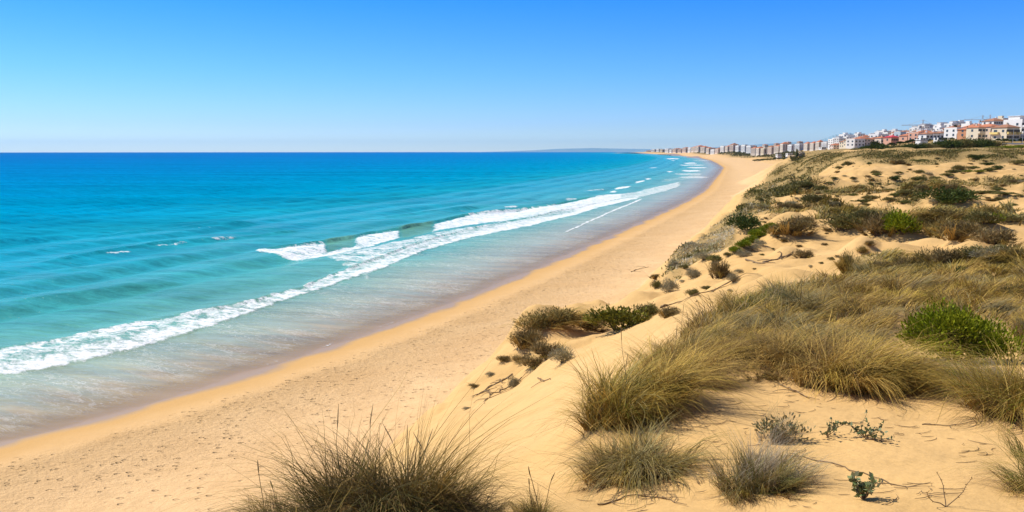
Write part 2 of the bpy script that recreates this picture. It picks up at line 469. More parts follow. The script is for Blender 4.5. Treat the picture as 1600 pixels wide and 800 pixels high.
foam = np.maximum(foam, band([(960, 306), (1000, 298), (1040, 289), (1066, 283)], [(960, 312), (1000, 309), (1040, 299), (1066, 290)], 0.82, .01))
foam = np.maximum(foam, band([(1030, 281), (1070, 276), (1100, 270)], [(1030, 285), (1070, 281), (1100, 275)], 0.6, .01))
# a second thin line of foam where the backwash meets it
th = [(880, 365), (905, 354), (942, 337), (982, 320), (1006, 310)]
foam = np.maximum(foam, band([(x, y - 1.3) for x, y in th], [(x, y + 1.3) for x, y in th], 0.95, .006, .01))
th = [(690, 447), (740, 440), (765, 434), (778, 424)]
foam = np.maximum(foam, band([(x, y - 1.1) for x, y in th], [(x, y + 1.1) for x, y in th], 0.62, .008, .02))
# lacy remains over the swash between the front and the water line, and behind the front
al, rl = poly_r(LOW); RL = np.interp(wa, al, rl)
inner = sstep(0.0, 0.04, (RL - wr) / RL) * sstep(0.6, 2.5, seaward)
lace = inner * (0.42 + 0.2 * noise2(wx / 8, wy / 8)) * (wa < al[-1])
near_front = np.exp(-np.maximum((RL - wr) / RL, 0) / 0.05) * (wr < RL) * (wa < al[-1])
lace = np.maximum(lace, 0.5 * near_front)
lace *= 1 - sstep(200, 420, wr)
edge = np.exp(-(seaward - 0.5 - 0.5 * noise2(wx / 3, wy / 3)) ** 2 / 0.05) * (1 - sstep(120, 260, wr))
foam = np.maximum(foam, 0.72 * edge * sstep(-.1, .25, noise2(wx / 7, wy / 7)))
# relief of the waves
crest(UPF, 0.34, 2.2); crest([(398, 391), (470, 386), (508, 381), (545, 374), (580, 366), (625, 360), (680, 349), (740, 336), (800, 329), (860, 322), (950, 305)], 0.85, 2.4)
crest([(-260, 420), (-100, 396), (0, 380), (80, 374), (150, 371), (200, 364), (270, 358), (340, 352), (420, 349)], 0.75, 3.5)
crest([(60, 414), (165, 396), (240, 383), (330, 375), (372, 371), (430, 366), (480, 360)], 0.62, 3.0)
crest([(-260, 520), (-100, 500), (0, 478), (120, 462), (250, 444), (330, 434)], 0.3, 3.0)
crest([(-200, 455), (0, 430), (150, 420), (300, 402)], 0.3, 4.0)
crest([(560, 345), (640, 336), (720, 326), (800, 318)], 0.45, 5.0)
crest([(100, 330), (250, 326), (400, 322)], 0.5, 9.0)
foam = np.clip(foam, 0, 1); wz += 0.10 * sstep(.3, .9, foam) * (1 + fbm(wx / .9, wy / .9, 2)) * (1 - sstep(100, 300, wr))
# the green translucent faces of the two unbroken stretches and the sandy water drawn up in the breaker
glass = np.clip(gap, 0, 1)
wz *= sstep(0.2, 8, seaward)
lift = 0.012 + 0.03 * sstep(0, 6, seaward)
WZ = wz + lift - wr ** 2 / (2 * RE)
# where the sheet of swash ends on the sand
wi = np.arange(len(WAZ) * len(WR)).reshape(len(WAZ), len(WR))
quads = np.stack([wi[:-1, :-1], wi[1:, :-1], wi[1:, 1:], wi[:-1, 1:]], -1).reshape(-1, 4)
keep = (ws < 1.2)
kq = keep.ravel()[quads].all(1)
quads = quads[kq]
sig = 0.6 * foam + 0.0 * lace
isf = (foam.ravel()[quads].mean(1) > 0.42)
wv = np.stack([wx, wy, WZ], -1).reshape(-1, 3)

t = NT("sea_water")
s = t.attr("seaward"); fo = t.attr("foam"); la = t.attr("lace"); gl = t.attr("glass")
ROT = (0, 0, R_(33))
# colour of the water by depth: sandy surf, turquoise shallows, deep blue
lg = t.math('DIVIDE', t.math('LOGARITHM', t.math('ADD', t.math('MAXIMUM', s, 0.0), 1.0), 10.0), 4.3)
cn = t.noise(t.coords((.25, 1.0, 1), ROT), 0.05, 4, 0.6)
lg2 = t.math('ADD', lg, t.math('MULTIPLY', t.math('SUBTRACT', cn, 0.5), 0.07))
deep = t.ramp(lg2, [(0.0, (.46, .335, .17)), (0.20, (.42, .35, .225)), (0.27, (.31, .37, .255)), (0.32, (.15, .36, .28)), (0.37, (.06, .325, .29)), (0.44, (.012, .30, .385)), (0.52, (.0, .245, .43)), (0.62, (0, .188, .44)), (0.75, (0, .142, .425)), (1.0, (0, .098, .37))])
deep = t.mix(t.math('MULTIPLY', gl, 0.6), deep, (.16, .33, .20))
streak = t.noise(t.coords((.12, 1.0, 1), (0, 0, R_(8))), 0.35, 5, 0.65)
streak2 = t.noise(t.coords((.12, 1.0, 1), (0, 0, R_(4))), 0.03, 6, 0.7)
k1 = t.ramp(streak, [(0.25, .68), (0.5, 1.0), (0.8, 1.3)])
k2 = t.ramp(streak2, [(0.3, .78), (0.5, 1.0), (0.72, 1.2)])
k3 = t.ramp(t.noise(t.coords((.2, 1.0, 1), (0, 0, R_(14))), 1.3, 4, .7), [(.3, .84), (.5, 1.0), (.75, 1.2)])
deep = t.mix(1.0, t.mix(1.0, t.mix(1.0, deep, k1, 'MULTIPLY'), k2, 'MULTIPLY'), k3, 'MULTIPLY')
sw = t.noise(t.coords((.06, 1.0, 1), ROT), 0.55, 4, .6)
deep = t.mix(t.math('MULTIPLY', t.ramp(lg, [(.13, 0.0), (.2, .4), (.27, .4), (.31, 0.0)]), t.ramp(sw, [(.42, 0.0), (.6, 1.0)])), deep, (.29, .385, .315))
# foam: broken by bubbles and tears
vc = t.coords((.55, 1.0, 1), ROT)
n1 = t.noise(vc, 0.75, 8, 0.74, 0.8); n2 = t.noise(vc, 4.0, 4, 0.7)
nn = t.math('ADD', t.math('MULTIPLY', n1, 0.7), t.math('MULTIPLY', n2, 0.3))
thr = t.math('SUBTRACT', 1.0, fo)
ff = t.math('MULTIPLY', t.math('SUBTRACT', nn, t.math('MULTIPLY_ADD', thr, 0.30, 0.375)), 8.0, clamp=True)
ff = t.math('MULTIPLY', ff, t.math('MULTIPLY', fo, 4.0, clamp=True))
# thin threads of foam: ridges of a noise
r1 = t.math('ABSOLUTE', t.math('SUBTRACT', t.noise(t.coords((.22, 1.1, 1), ROT), 0.85, 5, 0.62, 0.8), 0.5))
thread = t.math('MULTIPLY', t.math('SUBTRACT', 0.022, r1), 60.0, clamp=True)
sp2 = t.ramp(t.noise(t.coords((.4, 1.0, 1), ROT), 3.6, 5, 0.75), [(0.565, 0.0), (0.625, 1.0)])
patch = t.ramp(t.noise(t.coords((.35, 1, 1), ROT), 0.16, 3, 0.6), [(0.4, 0.12), (0.62, 1.0)])
lf = t.math('MULTIPLY', t.math('MAXIMUM', t.math('MULTIPLY', thread, .8), t.math('MULTIPLY', sp2, .9)), t.math('MULTIPLY', la, t.math('MULTIPLY', patch, 1.35)), clamp=True)
allf = t.math('MAXIMUM', ff, lf)
t.set(t.b.inputs["Base Color"], t.mix(allf, deep, t.ramp(t.noise(vc, 2.6, 5, .7), [(.3, (.56, .60, .63)), (.6, (.84, .85, .86))])))
t.set(t.b.inputs["Roughness"], t.math('MULTIPLY_ADD', allf, 0.55, 0.22))
t.b.inputs["IOR"].default_value = 1.33
fars = t.ramp(lg, [(0.1, .13), (0.25, .13), (0.38, .06), (0.47, .0), (1.0, 0.0)])
t.set(t.b.inputs["Specular IOR Level"], fars)
# ripples; they are too small to see far out
h1 = t.noise(t.coords((.35, 1.0, 1), (0, 0, R_(20))), 1.1, 4, 0.6)
h2 = t.noise(t.coords((.4, 1.0, 1), (0, 0, R_(-6))), 0.16, 4, 0.6)
hs = t.ramp(lg, [(0.05, .12), (0.3, .5), (0.5, .55), (0.75, .12), (1, .04)])
nb = t.bump(h1, hs, 0.5)
nb = t.bump(h2, t.ramp(lg, [(.3, .1), (.5, .7), (.75, .5), (1., .1)]), 2.0, nb)
nb = t.bump(allf, 0.5, 0.06, nb)
t.set(t.b.inputs["Normal"], nb)
# thin water at the edge lets the sand through
tr = t.new("ShaderNodeBsdfTransparent"); mx = t.new("ShaderNodeMixShader")
op = t.math('MAXIMUM', t.ramp(t.math('DIVIDE', t.math('ADD', s, t.math('MULTIPLY', t.math('SUBTRACT', t.noise(t.coords(), 0.13, 4, 0.55), .5), 4.5)), 12.0), [(0.0, 0.0), (0.06, 0.25), (0.28, 0.72), (0.8, 1.0)]), allf)
t.set(mx.inputs[0], op); t.l.new(tr.outputs[0], mx.inputs[1]); t.l.new(t.b.outputs[0], mx.inputs[2]); t.l.new(mx.outputs[0], t.out.inputs[0])
M_SEA = t.m
WAT = {"seaward": seaward.ravel(), "foam": foam.ravel(), "lace": lace.ravel(), "glass": glass.ravel()}
o = link("sea_water", sub_mesh("sea_water", wv, quads[~isf], WAT, [M_SEA]))
tag(o, "turquoise to deep blue sea reaching to the horizon", "sea", kind="structure")
o = link("sea_foam", sub_mesh("sea_foam", wv, quads[isf], WAT, [M_SEA]))
tag(o, "white foam of the breaking waves along the beach", "sea foam", kind="stuff")

# ------------------------------------------------------------------ plants: materials and generators
def foliage_mat(name, trans=0.25, rough=0.6):
    t = NT(name)
    n = t.new("ShaderNodeAttribute"); n.attribute_name = "tint"
    oi = t.new("ShaderNodeObjectInfo")
    f = t.math('MULTIPLY_ADD', oi.outputs["Random"], 0.35, 0.83)
    col = t.new("ShaderNodeVectorMath", operation='SCALE')
    t.l.new(n.outputs["Color"], col.inputs[0]); t.l.new(f, col.inputs["Scale"])
    t.l.new(col.outputs[0], t.b.inputs["Base Color"])
    t.b.inputs["Roughness"].default_value = rough
    t.b.inputs["Specular IOR Level"].default_value = 0.06
    tr = t.new("ShaderNodeBsdfTranslucent"); t.l.new(col.outputs[0], tr.inputs[0])
    mx = t.new("ShaderNodeMixShader"); mx.inputs[0].default_value = trans
    t.l.new(t.b.outputs[0], mx.inputs[1]); t.l.new(tr.outputs[0], mx.inputs[2]); t.l.new(mx.outputs[0], t.out.inputs[0])
    return t.m
M_GRASS = foliage_mat("grass_blades", 0.14)
M_LEAF = foliage_mat("leaves", 0.16)
M_TWIG = plain("dry_wood", (.25, .17, .095), 0.9, 0.3, 6.0, 0.1)
M_STEM = plain("bark", (.13, .095, .065), 0.9, 0.3, 6.0, 0.1)

STRAW = (.62, .41, .105); STRAW2 = (.43, .275, .07); OLIVE = (.24, .185, .036); GREEN = (.12, .155, .018); BROWN = (.19, .115, .045); GREYG = (.31, .26, .11); DARK = (.06, .055, .016); GREY = (.36, .30, .20); LIME = (.17, .23, .015); GOLD = (.45, .315, .055)
def pick(rng, n, cols, wts):
    c = np.array(cols)[rng.choice(len(cols), n, p=np.array(wts) / sum(wts))]
    return c * (0.8 + 0.4 * rng.rand(n, 1))

def blades(rng, P, h, lean, dirn, bend, w, cb, ct, segs=4, kink=0.0):
    """ribbons of grass. P (n,3) roots; dirn (n,2) unit lean direction; returns verts, quads, colours"""
    n = len(P)
    side = rng.randn(n, 2) * 0.8 + np.stack([-dirn[:, 1], dirn[:, 0]], 1)
    side /= np.linalg.norm(side, axis=1, keepdims=True) + 1e-9
    ts = np.linspace(0, 1, segs + 1)
    V = np.empty((n, segs + 1, 2, 3)); C = np.empty((n, segs + 1, 2, 3))
    kx = rng.randn(n, 2) * kink
    brk = (rng.rand(n) < 0.16) * (0.5 + 0.8 * rng.rand(n)); fold = rng.randn(n, 2) * 0.5; at_ = 0.35 + 0.4 * rng.rand(n)   # some blades are snapped
    for k, tt in enumerate(ts):
        hor = lean * tt + bend * tt ** 2.2
        up = tt * np.sqrt(np.maximum(1 - (0.55 * hor) ** 2, 0.15)) - 0.22 * bend * tt ** 3
        wig = kx * math.sin(tt * 5.0)
        c = np.stack([P[:, 0] + h * (dirn[:, 0] * hor + wig[:, 0]), P[:, 1] + h * (dirn[:, 1] * hor + wig[:, 1]), P[:, 2] + h * up], 1)
        over = np.maximum(tt - at_, 0) * brk * h
        c[:, :2] += fold * over[:, None]; c[:, 2] = np.maximum(c[:, 2] - 1.25 * over, P[:, 2] + .01)
        ww = (w * (1 - 0.88 * tt ** 1.6) * 0.5)[:, None]
        V[:, k, 0, :2] = c[:, :2] - side * ww; V[:, k, 1, :2] = c[:, :2] + side * ww
        V[:, k, :, 2] = c[:, 2:3]
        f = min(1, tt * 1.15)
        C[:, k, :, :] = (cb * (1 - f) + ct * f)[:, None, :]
    base = (np.arange(n) * (segs + 1) * 2)[:, None]
    q = []
    for k in range(segs):
        q.append(np.concatenate([base + 2 * k, base + 2 * k + 1, base + 2 * k + 3, base + 2 * k + 2], 1))
    return V.reshape(-1, 3), np.stack(q, 1).reshape(-1, 4), C.reshape(-1, 3)

def join(*parts):
    V = []; Q = []; C = []; o = 0
    for v, q, c in parts:
        V.append(v); Q.append(q + o); C.append(c); o += len(v)
    return np.concatenate(V), np.concatenate(Q), np.concatenate(C)

def unit2(rng, n):
    a = rng.rand(n) * 2 * math.pi
    return np.stack([np.cos(a), np.sin(a)], 1)

def tuft(rng, n, rx, ry, h, wind=(0.5, -0.1), splay=0.55, bend=0.5, w=0.006, cols=(STRAW, OLIVE, GREEN), wts=(3, 3, 1), base=BROWN, ground_at=None, hvar=0.35, clumps=14, kink=0.065, segs=6, lock=16):
    """one tussock around the origin"""
    cc = np.clip(rng.randn(clumps, 2), -1.6, 1.6) * np.array([rx, ry]) * (0.44 if clumps > 9 else 0.26)
    ch = 0.55 + 0.75 * rng.rand(clumps)
    k = rng.randint(clumps, size=n)
    xy = cc[k] + rng.randn(n, 2) * np.array([rx, ry]) * 0.22
    nl = max(6, n // lock); lk = rng.randint(nl, size=n)      # locks: blades that lie together
    lk_xy = cc[rng.randint(clumps, size=nl)] + rng.randn(nl, 2) * np.array([rx, ry]) * 0.24
    xy = lk_xy[lk] + rng.randn(n, 2) * np.array([rx, ry]) * 0.045
    k = lk % clumps
    rad = np.hypot(xy[:, 0] / rx, xy[:, 1] / ry)
    d = xy / np.array([rx, ry]) * splay + (rng.randn(nl, 2) * 0.34)[lk] + rng.randn(n, 2) * 0.13 + np.array(wind)
    lean = np.linalg.norm(d, axis=1); d = d / (lean[:, None] + 1e-9)
    z = ground_at(xy) if ground_at is not None else np.zeros(n)
    P = np.concatenate([xy, z[:, None] - 0.02], 1)
    lh = (0.62 + 0.62 * rng.rand(nl))
    hh = h * (1 - hvar + hvar * 1.3 * rng.rand(n)) * ch[k] * lh[lk] * np.clip(1.15 - 0.35 * rad, .45, 1.2)
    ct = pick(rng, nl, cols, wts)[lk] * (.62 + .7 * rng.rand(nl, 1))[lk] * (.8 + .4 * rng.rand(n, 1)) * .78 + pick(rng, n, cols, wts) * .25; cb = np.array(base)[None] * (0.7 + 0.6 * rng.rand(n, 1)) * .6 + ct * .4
    return blades(rng, P, hh, np.minimum(lean, 1.1) * .7, d, bend * (0.3 + .9 * rng.rand(nl)[lk] + .3 * rng.rand(n)), w * (0.5 + 0.7 * rng.rand(n) + .8 * rng.rand(n) ** 6), cb, ct, segs, kink)

def leaves(rng, n, rx, ry, h, size, cols, wts, lumps=9, lump_r=0.42, aspect=0.45, up=0.5, shell=0.5, base_z=0.0, ragged=0.16):
    """leaf quads filling a lumpy dome made of several boughs"""
    a = rng.rand(lumps) * 2 * math.pi; rr = np.sqrt(rng.rand(lumps)) * 0.72
    L = np.stack([np.cos(a) * rr, np.sin(a) * rr, 0.12 + rng.rand(lumps) * 0.48 * (1.1 - rr)], 1)
    lr = lump_r * (0.65 + 0.6 * rng.rand(lumps))
    lc = pick(rng, lumps, cols, wts)
    k = rng.choice(lumps, n, p=lr ** 2 / (lr ** 2).sum())
    d = rng.randn(n, 3); d[:, 2] = np.abs(d[:, 2]) * 1.0 - 0.15
    d /= np.linalg.norm(d, axis=1, keepdims=True)
    rad = (1 - shell * rng.rand(n) ** 1.7) * (1 + ragged * rng.randn(n))
    # small twigs: leaves gather in sprays
    P = L[k] + d * (lr[k] * rad)[:, None]
    P[:, 2] = np.abs(P[:, 2])
    P = P * np.array([rx, ry, h]) + np.array([0, 0, base_z])
    ax = d * 0.7 + rng.randn(n, 3) * 0.45 + np.array([0, 0, up]); ax /= np.linalg.norm(ax, axis=1, keepdims=True)
    s = np.cross(ax, rng.randn(n, 3)); s /= np.linalg.norm(s, axis=1, keepdims=True) + 1e-9
    ln = size * (0.6 + 0.8 * rng.rand(n))[:, None]; wd = ln * aspect
    V = np.stack([P - s * wd * .25, P + s * wd * .25, P + ax * ln * .6 + s * wd * .5, P + ax * ln, P + ax * ln * .6 - s * wd * .5], 1)
    # five corners as one quad and one triangle folded into quads
    V = np.stack([P, P + ax * ln * .5 + s * wd * .5, P + ax * ln, P + ax * ln * .5 - s * wd * .5], 1)
    C = lc[k] * (0.72 + 0.56 * rng.rand(n, 1)) * .65 + pick(rng, n, cols, wts) * .35
    C = np.repeat(C[:, None, :], 4, 1)
    return V.reshape(-1, 3), np.arange(n * 4).reshape(-1, 4), C.reshape(-1, 3)

def tubes(paths, sides=5):
    """paths: list of (points (k,3), radii (k)) -> verts, quads"""
    V = []; Q = []; o = 0
    for pts, rad in paths:
        pts = np.asarray(pts, float); k = len(pts)
        tg = np.gradient(pts, axis=0); tg /= np.linalg.norm(tg, axis=1, keepdims=True) + 1e-9
        ref = np.array([0, 0, 1.0]) if abs(tg[0, 2]) < .9 else np.array([1.0, 0, 0])
        s = np.cross(tg, ref); s /= np.linalg.norm(s, axis=1, keepdims=True) + 1e-9
        b = np.cross(s, tg)
        an = np.arange(sides) * 2 * math.pi / sides
        ring = pts[:, None, :] + np.asarray(rad)[:, None, None] * (np.cos(an)[None, :, None] * s[:, None, :] + np.sin(an)[None, :, None] * b[:, None, :])
        V.append(ring.reshape(-1, 3))
        i = o + np.arange(k * sides).reshape(k, sides)
        j = np.roll(i, -1, axis=1)
        Q.append(np.stack([i[:-1], j[:-1], j[1:], i[1:]], -1).reshape(-1, 4))
        o += k * sides
    return np.concatenate(V), np.concatenate(Q)

def wander(rng, start, direction, length, n=6, wob=0.25, gravity=0.0):
    p = [np.array(start, float)]; d = np.array(direction, float); d /= np.linalg.norm(d)
    for _ in range(n - 1):
        d = d + rng.randn(3) * wob + np.array([0, 0, gravity]); d /= np.linalg.norm(d)
        p.append(p[-1] + d * length / (n - 1))
    return np.array(p)

def branch_set(rng, n, rx, ry, h, r0=0.02):
    out = []
    for i in range(n):
        a = rng.rand() * 2 * math.pi; q = 0.25 + 0.75 * rng.rand()
        tip = np.array([math.cos(a) * rx * q, math.sin(a) * ry * q, h * (0.35 + 0.5 * rng.rand())])
        st = np.array([math.cos(a) * rx * .12, math.sin(a) * ry * .12, -0.05])
        pts = wander(rng, st, tip - st, np.linalg.norm(tip - st), 6, 0.22)
        out.append((pts, np.linspace(r0, r0 * .3, 6)))
    return tubes(out)

def grass_thing(name, label, cat, px, py, builder, group=None):
    """an Empty where the plant stands; builder(root, ground_at, origin) adds its parts"""
    X, Y, Z = hit(px, py)
    return grass_at(name, label, cat, X[0], Y[0], builder, group)
def grass_at(name, label, cat, X, Y, builder, group=None):
    Z = float(ground(X, Y))
    root = bpy.data.objects.new(name, None); COL.objects.link(root)
    root.empty_display_size = 0.2
    root.location = (X, Y, Z)
    tag(root, label, cat, group)
    g = lambda xy: ground(X + xy[:, 0], Y + xy[:, 1]) - Z
    builder(root, g)
    return root
def part(root, name, geo, mat, label=None):
    v, q, c = geo
    o = link(name, mesh_np(name, v, q, [mat], False, {"tint": c}), root)
    if label: o["label"] = label
    return o
def part_plain(root, name, geo, mat, smooth=True, label=None):
    o = link(name, mesh_np(name, geo[0], geo[1], [mat], smooth), root)
    if label: o["label"] = label
    return o
def seed_heads(rng, root, n, spots, h, g, lean=(0.1, 0.0), col=(.30, .22, .10), w=0.006):
    """tall flowering stalks, each a part of its tussock"""
    for i in range(n):
        xy = np.array(spots[i % len(spots)], float)[None] + rng.randn(1, 2) * 0.05
        z = g(xy)[0]
        hh = h * (0.72 + 0.45 * rng.rand())
        d = np.array([lean[0] + rng.randn() * .14, lean[1] + rng.randn() * .14, 1.0])
        pts = wander(rng, (xy[0, 0], xy[0, 1], z), d, hh, 8, 0.07, -0.012)
        stalk = tubes([(pts, np.linspace(w * .55, w * .28, 8))], 4)
        head_pts = pts[-3:]; hv, hq = tubes([(np.array([head_pts[0] * .4 + head_pts[1] * .6, head_pts[1], head_pts[1] * .4 + head_pts[2] * .6, head_pts[2]]), [w * .3, w * .75, w * .65, w * .15])], 5)
        v = np.concatenate([stalk[0], hv]); q = np.concatenate([stalk[1], hq + len(stalk[0])])
        part(root, "seed_stalk", (v, q, np.tile(np.array(col) * (0.8 + .5 * rng.rand()), (len(v), 1))), M_GRASS)

# ------------------------------------------------------------------ the tussocks near the photographer
rg = np.random.RandomState(11)
def front_tussock(root, g):
    r = np.random.RandomState(21)
    G = lambda n, rx, ry, h, ox=0, oy=0, **k: (lambda t: (t[0] + np.array([ox, oy, 0]), t[1], t[2]))(tuft(r, n, rx, ry, h, ground_at=lambda xy: g(xy + np.array([ox, oy])), **k))
    a = G(3600, .46, .30, .50, wind=(.03, 0), splay=.85, bend=.8, w=.0052, cols=((.30, .20, .06), (.15, .12, .028), DARK, (.09, .06, .026), (.08, .10, .02)), wts=(1.6, 3, 4, 3.5, 1), base=(.05, .032, .016), clumps=30, kink=.085)
    b = G(620, .09, .08, .76, .17, .05, wind=(.05, 0), splay=.28, bend=.30, w=.0048, cols=(STRAW2, OLIVE, GREEN, BROWN), wts=(3, 4, 1.5, 2), base=(.12, .085, .045), clumps=4, kink=.05)
    c = G(430, .08, .07, .66, -.20, .03, wind=(-.05, 0), splay=.28, bend=.25, w=.0046, cols=(STRAW2, OLIVE, BROWN), wts=(3, 3, 3), base=(.12, .085, .045), clumps=3, kink=.05)
    d = G(380, .13, .1, .60, .36, .0, wind=(.55, 0), splay=.35, bend=.4, w=.0046, cols=(STRAW2, OLIVE, BROWN), wts=(3, 3, 2), base=(.12, .085, .045), clumps=4, kink=.06)
    f = G(260, .5, .3, .72, 0, 0, wind=(0, 0), splay=.95, bend=.9, w=.0032, cols=(STRAW2, BROWN, OLIVE), wts=(3, 2, 1), base=(.12, .085, .045), clumps=24, kink=.11, lock=2, segs=8)
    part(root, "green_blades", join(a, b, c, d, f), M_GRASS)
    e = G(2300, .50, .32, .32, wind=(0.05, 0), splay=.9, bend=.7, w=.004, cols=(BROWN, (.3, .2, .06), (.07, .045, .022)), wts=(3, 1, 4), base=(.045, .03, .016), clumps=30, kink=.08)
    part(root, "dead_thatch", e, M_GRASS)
    seed_heads(r, root, 7, [(.2, .05), (-.22, .03), (.22, .04), (-.05, .05), (.36, .02)], .74, g, (.03, 0), (.34, .27, .13), .0042)
    # a dried round flower head on its stem, low in front
    st = np.array([[-.13, -.22, .02], [-.135, -.24, .12], [-.15, -.25, .205]])
    v, q = tubes([(st, [.005, .004, .003])], 5)
    fh = bpy.data.objects.new("flower_stem", mesh_np("flower_stem", v, q, [M_GRASS], True, {"tint": np.tile((.36, .25, .09), (len(v), 1))}))
    COL.objects.link(fh); fh.parent = root
    n = 130; dd = r.randn(n, 3); dd[:, 2] = np.abs(dd[:, 2]); dd /= np.linalg.norm(dd, axis=1, keepdims=True)
    s_ = np.cross(dd, r.randn(n, 3)); s_ /= np.linalg.norm(s_, axis=1, keepdims=True)
    P = st[-1] + dd * .008
    V = np.stack([P, P + dd * .022 + s_ * .006, P + dd * .036, P + dd * .022 - s_ * .006], 1).reshape(-1, 3)
    part(root, "flower_head", (V, np.arange(n * 4).reshape(-1, 4), np.repeat(pick(r, n, ((.55, .36, .14), (.42, .26, .1)), (1, 1)), 4, 0)), M_GRASS, "dried straw coloured flower head")
grass_thing("grass_tussock", "tall dark green and brown grass tussock at the bottom edge with long seed stalks", "grass tussock", 596, 824, front_tussock)

def simple_tussock(n, rx, ry, h, wind, splay, bend, w, cols, wts, base, thatch=0, stalks=0, seed=1, clumps=14, kink=0.065, stalk_h=None, th_cols=(BROWN, STRAW2, STRAW), th_w=(2, 2, 1)):
    def f(root, g):
        r = np.random.RandomState(seed)
        part(root, "green_blades", tuft(r, n, rx, ry, h, wind, splay, bend, w, cols, wts, base, g, clumps=clumps, kink=kink), M_GRASS)
        if thatch:
            part(root, "dead_thatch", tuft(r, thatch, rx * 1.05, ry * 1.05, h * .7, (wind[0] * .8, wind[1] * .8), splay * 1.5, .9, w, th_cols, th_w, (.12, .08, .045), g, clumps=max(clumps, 10), kink=.13, lock=9), M_GRASS)
        if stalks:
            seed_heads(r, root, stalks, [((r.rand() - .5) * rx, (r.rand() - .5) * ry) for _ in range(stalks)], stalk_h or h * 1.5, g, (wind[0] * .4, 0))
    return f
T = "grass tussock"
DK = (.12, .085, .045)
grass_thing("grass_tussock", "sparse thin grass tuft at the bottom edge, left of the tall dark tussock", T, 432, 822, simple_tussock(520, .22, .16, .25, (-.15, 0), .9, .5, .0038, (STRAW2, OLIVE, BROWN), (2, 3, 3), DK, 220, 2, 31, 8, stalk_h=.42))
grass_thing("grass_tussock", "low wispy grass tuft at the bottom edge with one long thin stalk", T, 838, 812, simple_tussock(420, .16, .12, .17, (.05, 0), 1.0, .6, .004, (OLIVE, GREEN, STRAW2, BROWN), (3, 2, 2, 2), DK, 350, 3, 32, 8, stalk_h=.48))
grass_thing("grass_tussock", "small brown wiry grass tuft touching the right side of the tall dark tussock", T, 765, 822, simple_tussock(300, .15, .12, .20, (.15, 0), 1.0, .7, .004, (BROWN, STRAW2, OLIVE), (3, 2, 1), DK, 400, 0, 33, 8))
for q in [("tall golden green grass tussock at the left end of the near grass string", 968, 652, 2500, .34, .36, .66, (.38, 0), (STRAW, GOLD, OLIVE, GREEN, GREYG), (2.5, 3, 3, 1, 1.5), 34),
          ("golden grass tussock second in the near grass string, beside the open sand", 1022, 632, 2500, .36, .36, .70, (.5, -.05), (STRAW, GOLD, OLIVE, STRAW2), (3, 3, 2, 2), 341),
          ("straw coloured tussock with dark dry lower blades, third in the near grass string", 1072, 602, 2300, .38, .36, .66, (.55, -.1), (STRAW, STRAW2, BROWN, GOLD), (3, 3, 2.5, 1.5), 35),
          ("grey green tussock at the back of the near grass string, joining the grassy bank", 1050, 566, 2000, .45, .4, .66, (.45, 0), (GREYG, STRAW, OLIVE, STRAW2), (3, 3, 2, 2), 351)]:
    grass_thing("grass_tussock", q[0], T, q[1], q[2], simple_tussock(int(q[3] * .85), q[4], q[5], q[6], q[7], .6, .6, .0092, q[8], q[9], BROWN, 700, 2, q[10], 12, kink=.075))
grass_thing("grass_tussock", "grey green curly grass tussock between the sand chute and the wiry grey bush", T, 1002, 738, simple_tussock(2500, .38, .32, .46, (.10, -.05), .9, .8, .0066, (GREYG, OLIVE, STRAW, BROWN), (4, 3, 2, 1.5), DK, 900, 0, 36, 18, kink=.085))
def wiry(root, g):
    r = np.random.RandomState(41)
    part(root, "green_blades", tuft(r, 1500, .28, .26, .36, (.22, .05), 1.0, .5, .0042, (GREYG, OLIVE, GREEN, STRAW2), (4, 2, 1.5, 1), DK, g, clumps=16, kink=.05), M_GRASS)
    part(root, "grey_twigs", tuft(r, 1300, .30, .28, .48, (.30, .08), .8, .3, .0036, (GREY, (.36, .31, .23), BROWN), (3, 2, 2), BROWN, g, clumps=12, kink=.12, segs=6), M_GRASS)
    part(root, "dead_thatch", tuft(r, 600, .34, .3, .16, (.2, -.2), 1.3, .8, .004, (BROWN, STRAW2), (2, 1), DK, g, clumps=14, kink=.1), M_GRASS)
grass_thing("wiry_bush", "sprawling grey green wiry bush on the near sand, right of the curly tussock", "bush", 1182, 762, wiry)
def wiry2(root, g):
    r = np.random.RandomState(42)
    part(root, "grey_twigs", tuft(r, 520, .26, .2, .3, (.3, .1), .9, .3, .0034, (GREY, (.36, .31, .23), GREYG), (3, 2, 2), BROWN, g, clumps=8, kink=.14, segs=6), M_GRASS)
    part(root, "foliage", leaves(r, 420, .26, .2, .26, .035, (GREYG, (.2, .24, .14)), (2, 1), 7), M_LEAF)
grass_thing("leafy_sprig", "pale grey leafy sprig with fine dry twigs just behind the wiry bush", "plant", 1215, 688, wiry2)
grass_thing("grass_tussock", "yellow green grass tussock cut by the right edge, below the grey dead brush", T, 1600, 650, simple_tussock(3000, .55, .46, .66, (.05, -.05), .9, .65, .0085, (GOLD, OLIVE, STRAW, LIME), (4, 3, 2, .8), BROWN, 900, 0, 37, 22))
grass_thing("grass_tussock", "fine green grass tussock in the lower right corner", T, 1632, 768, simple_tussock(1500, .28, .24, .36, (-.25, 0), .9, .6, .0042, (OLIVE, GREEN, STRAW), (3, 3, 2), DK, 350, 0, 38, 12))
grass_thing("grass_tussock", "thin straw tuft at the right edge, above the corner tussock", T, 1612, 715, simple_tussock(260, .2, .16, .36, (-.3, 0), .8, .5, .004, (STRAW, OLIVE), (2, 2), DK, 0, 0, 39, 6))
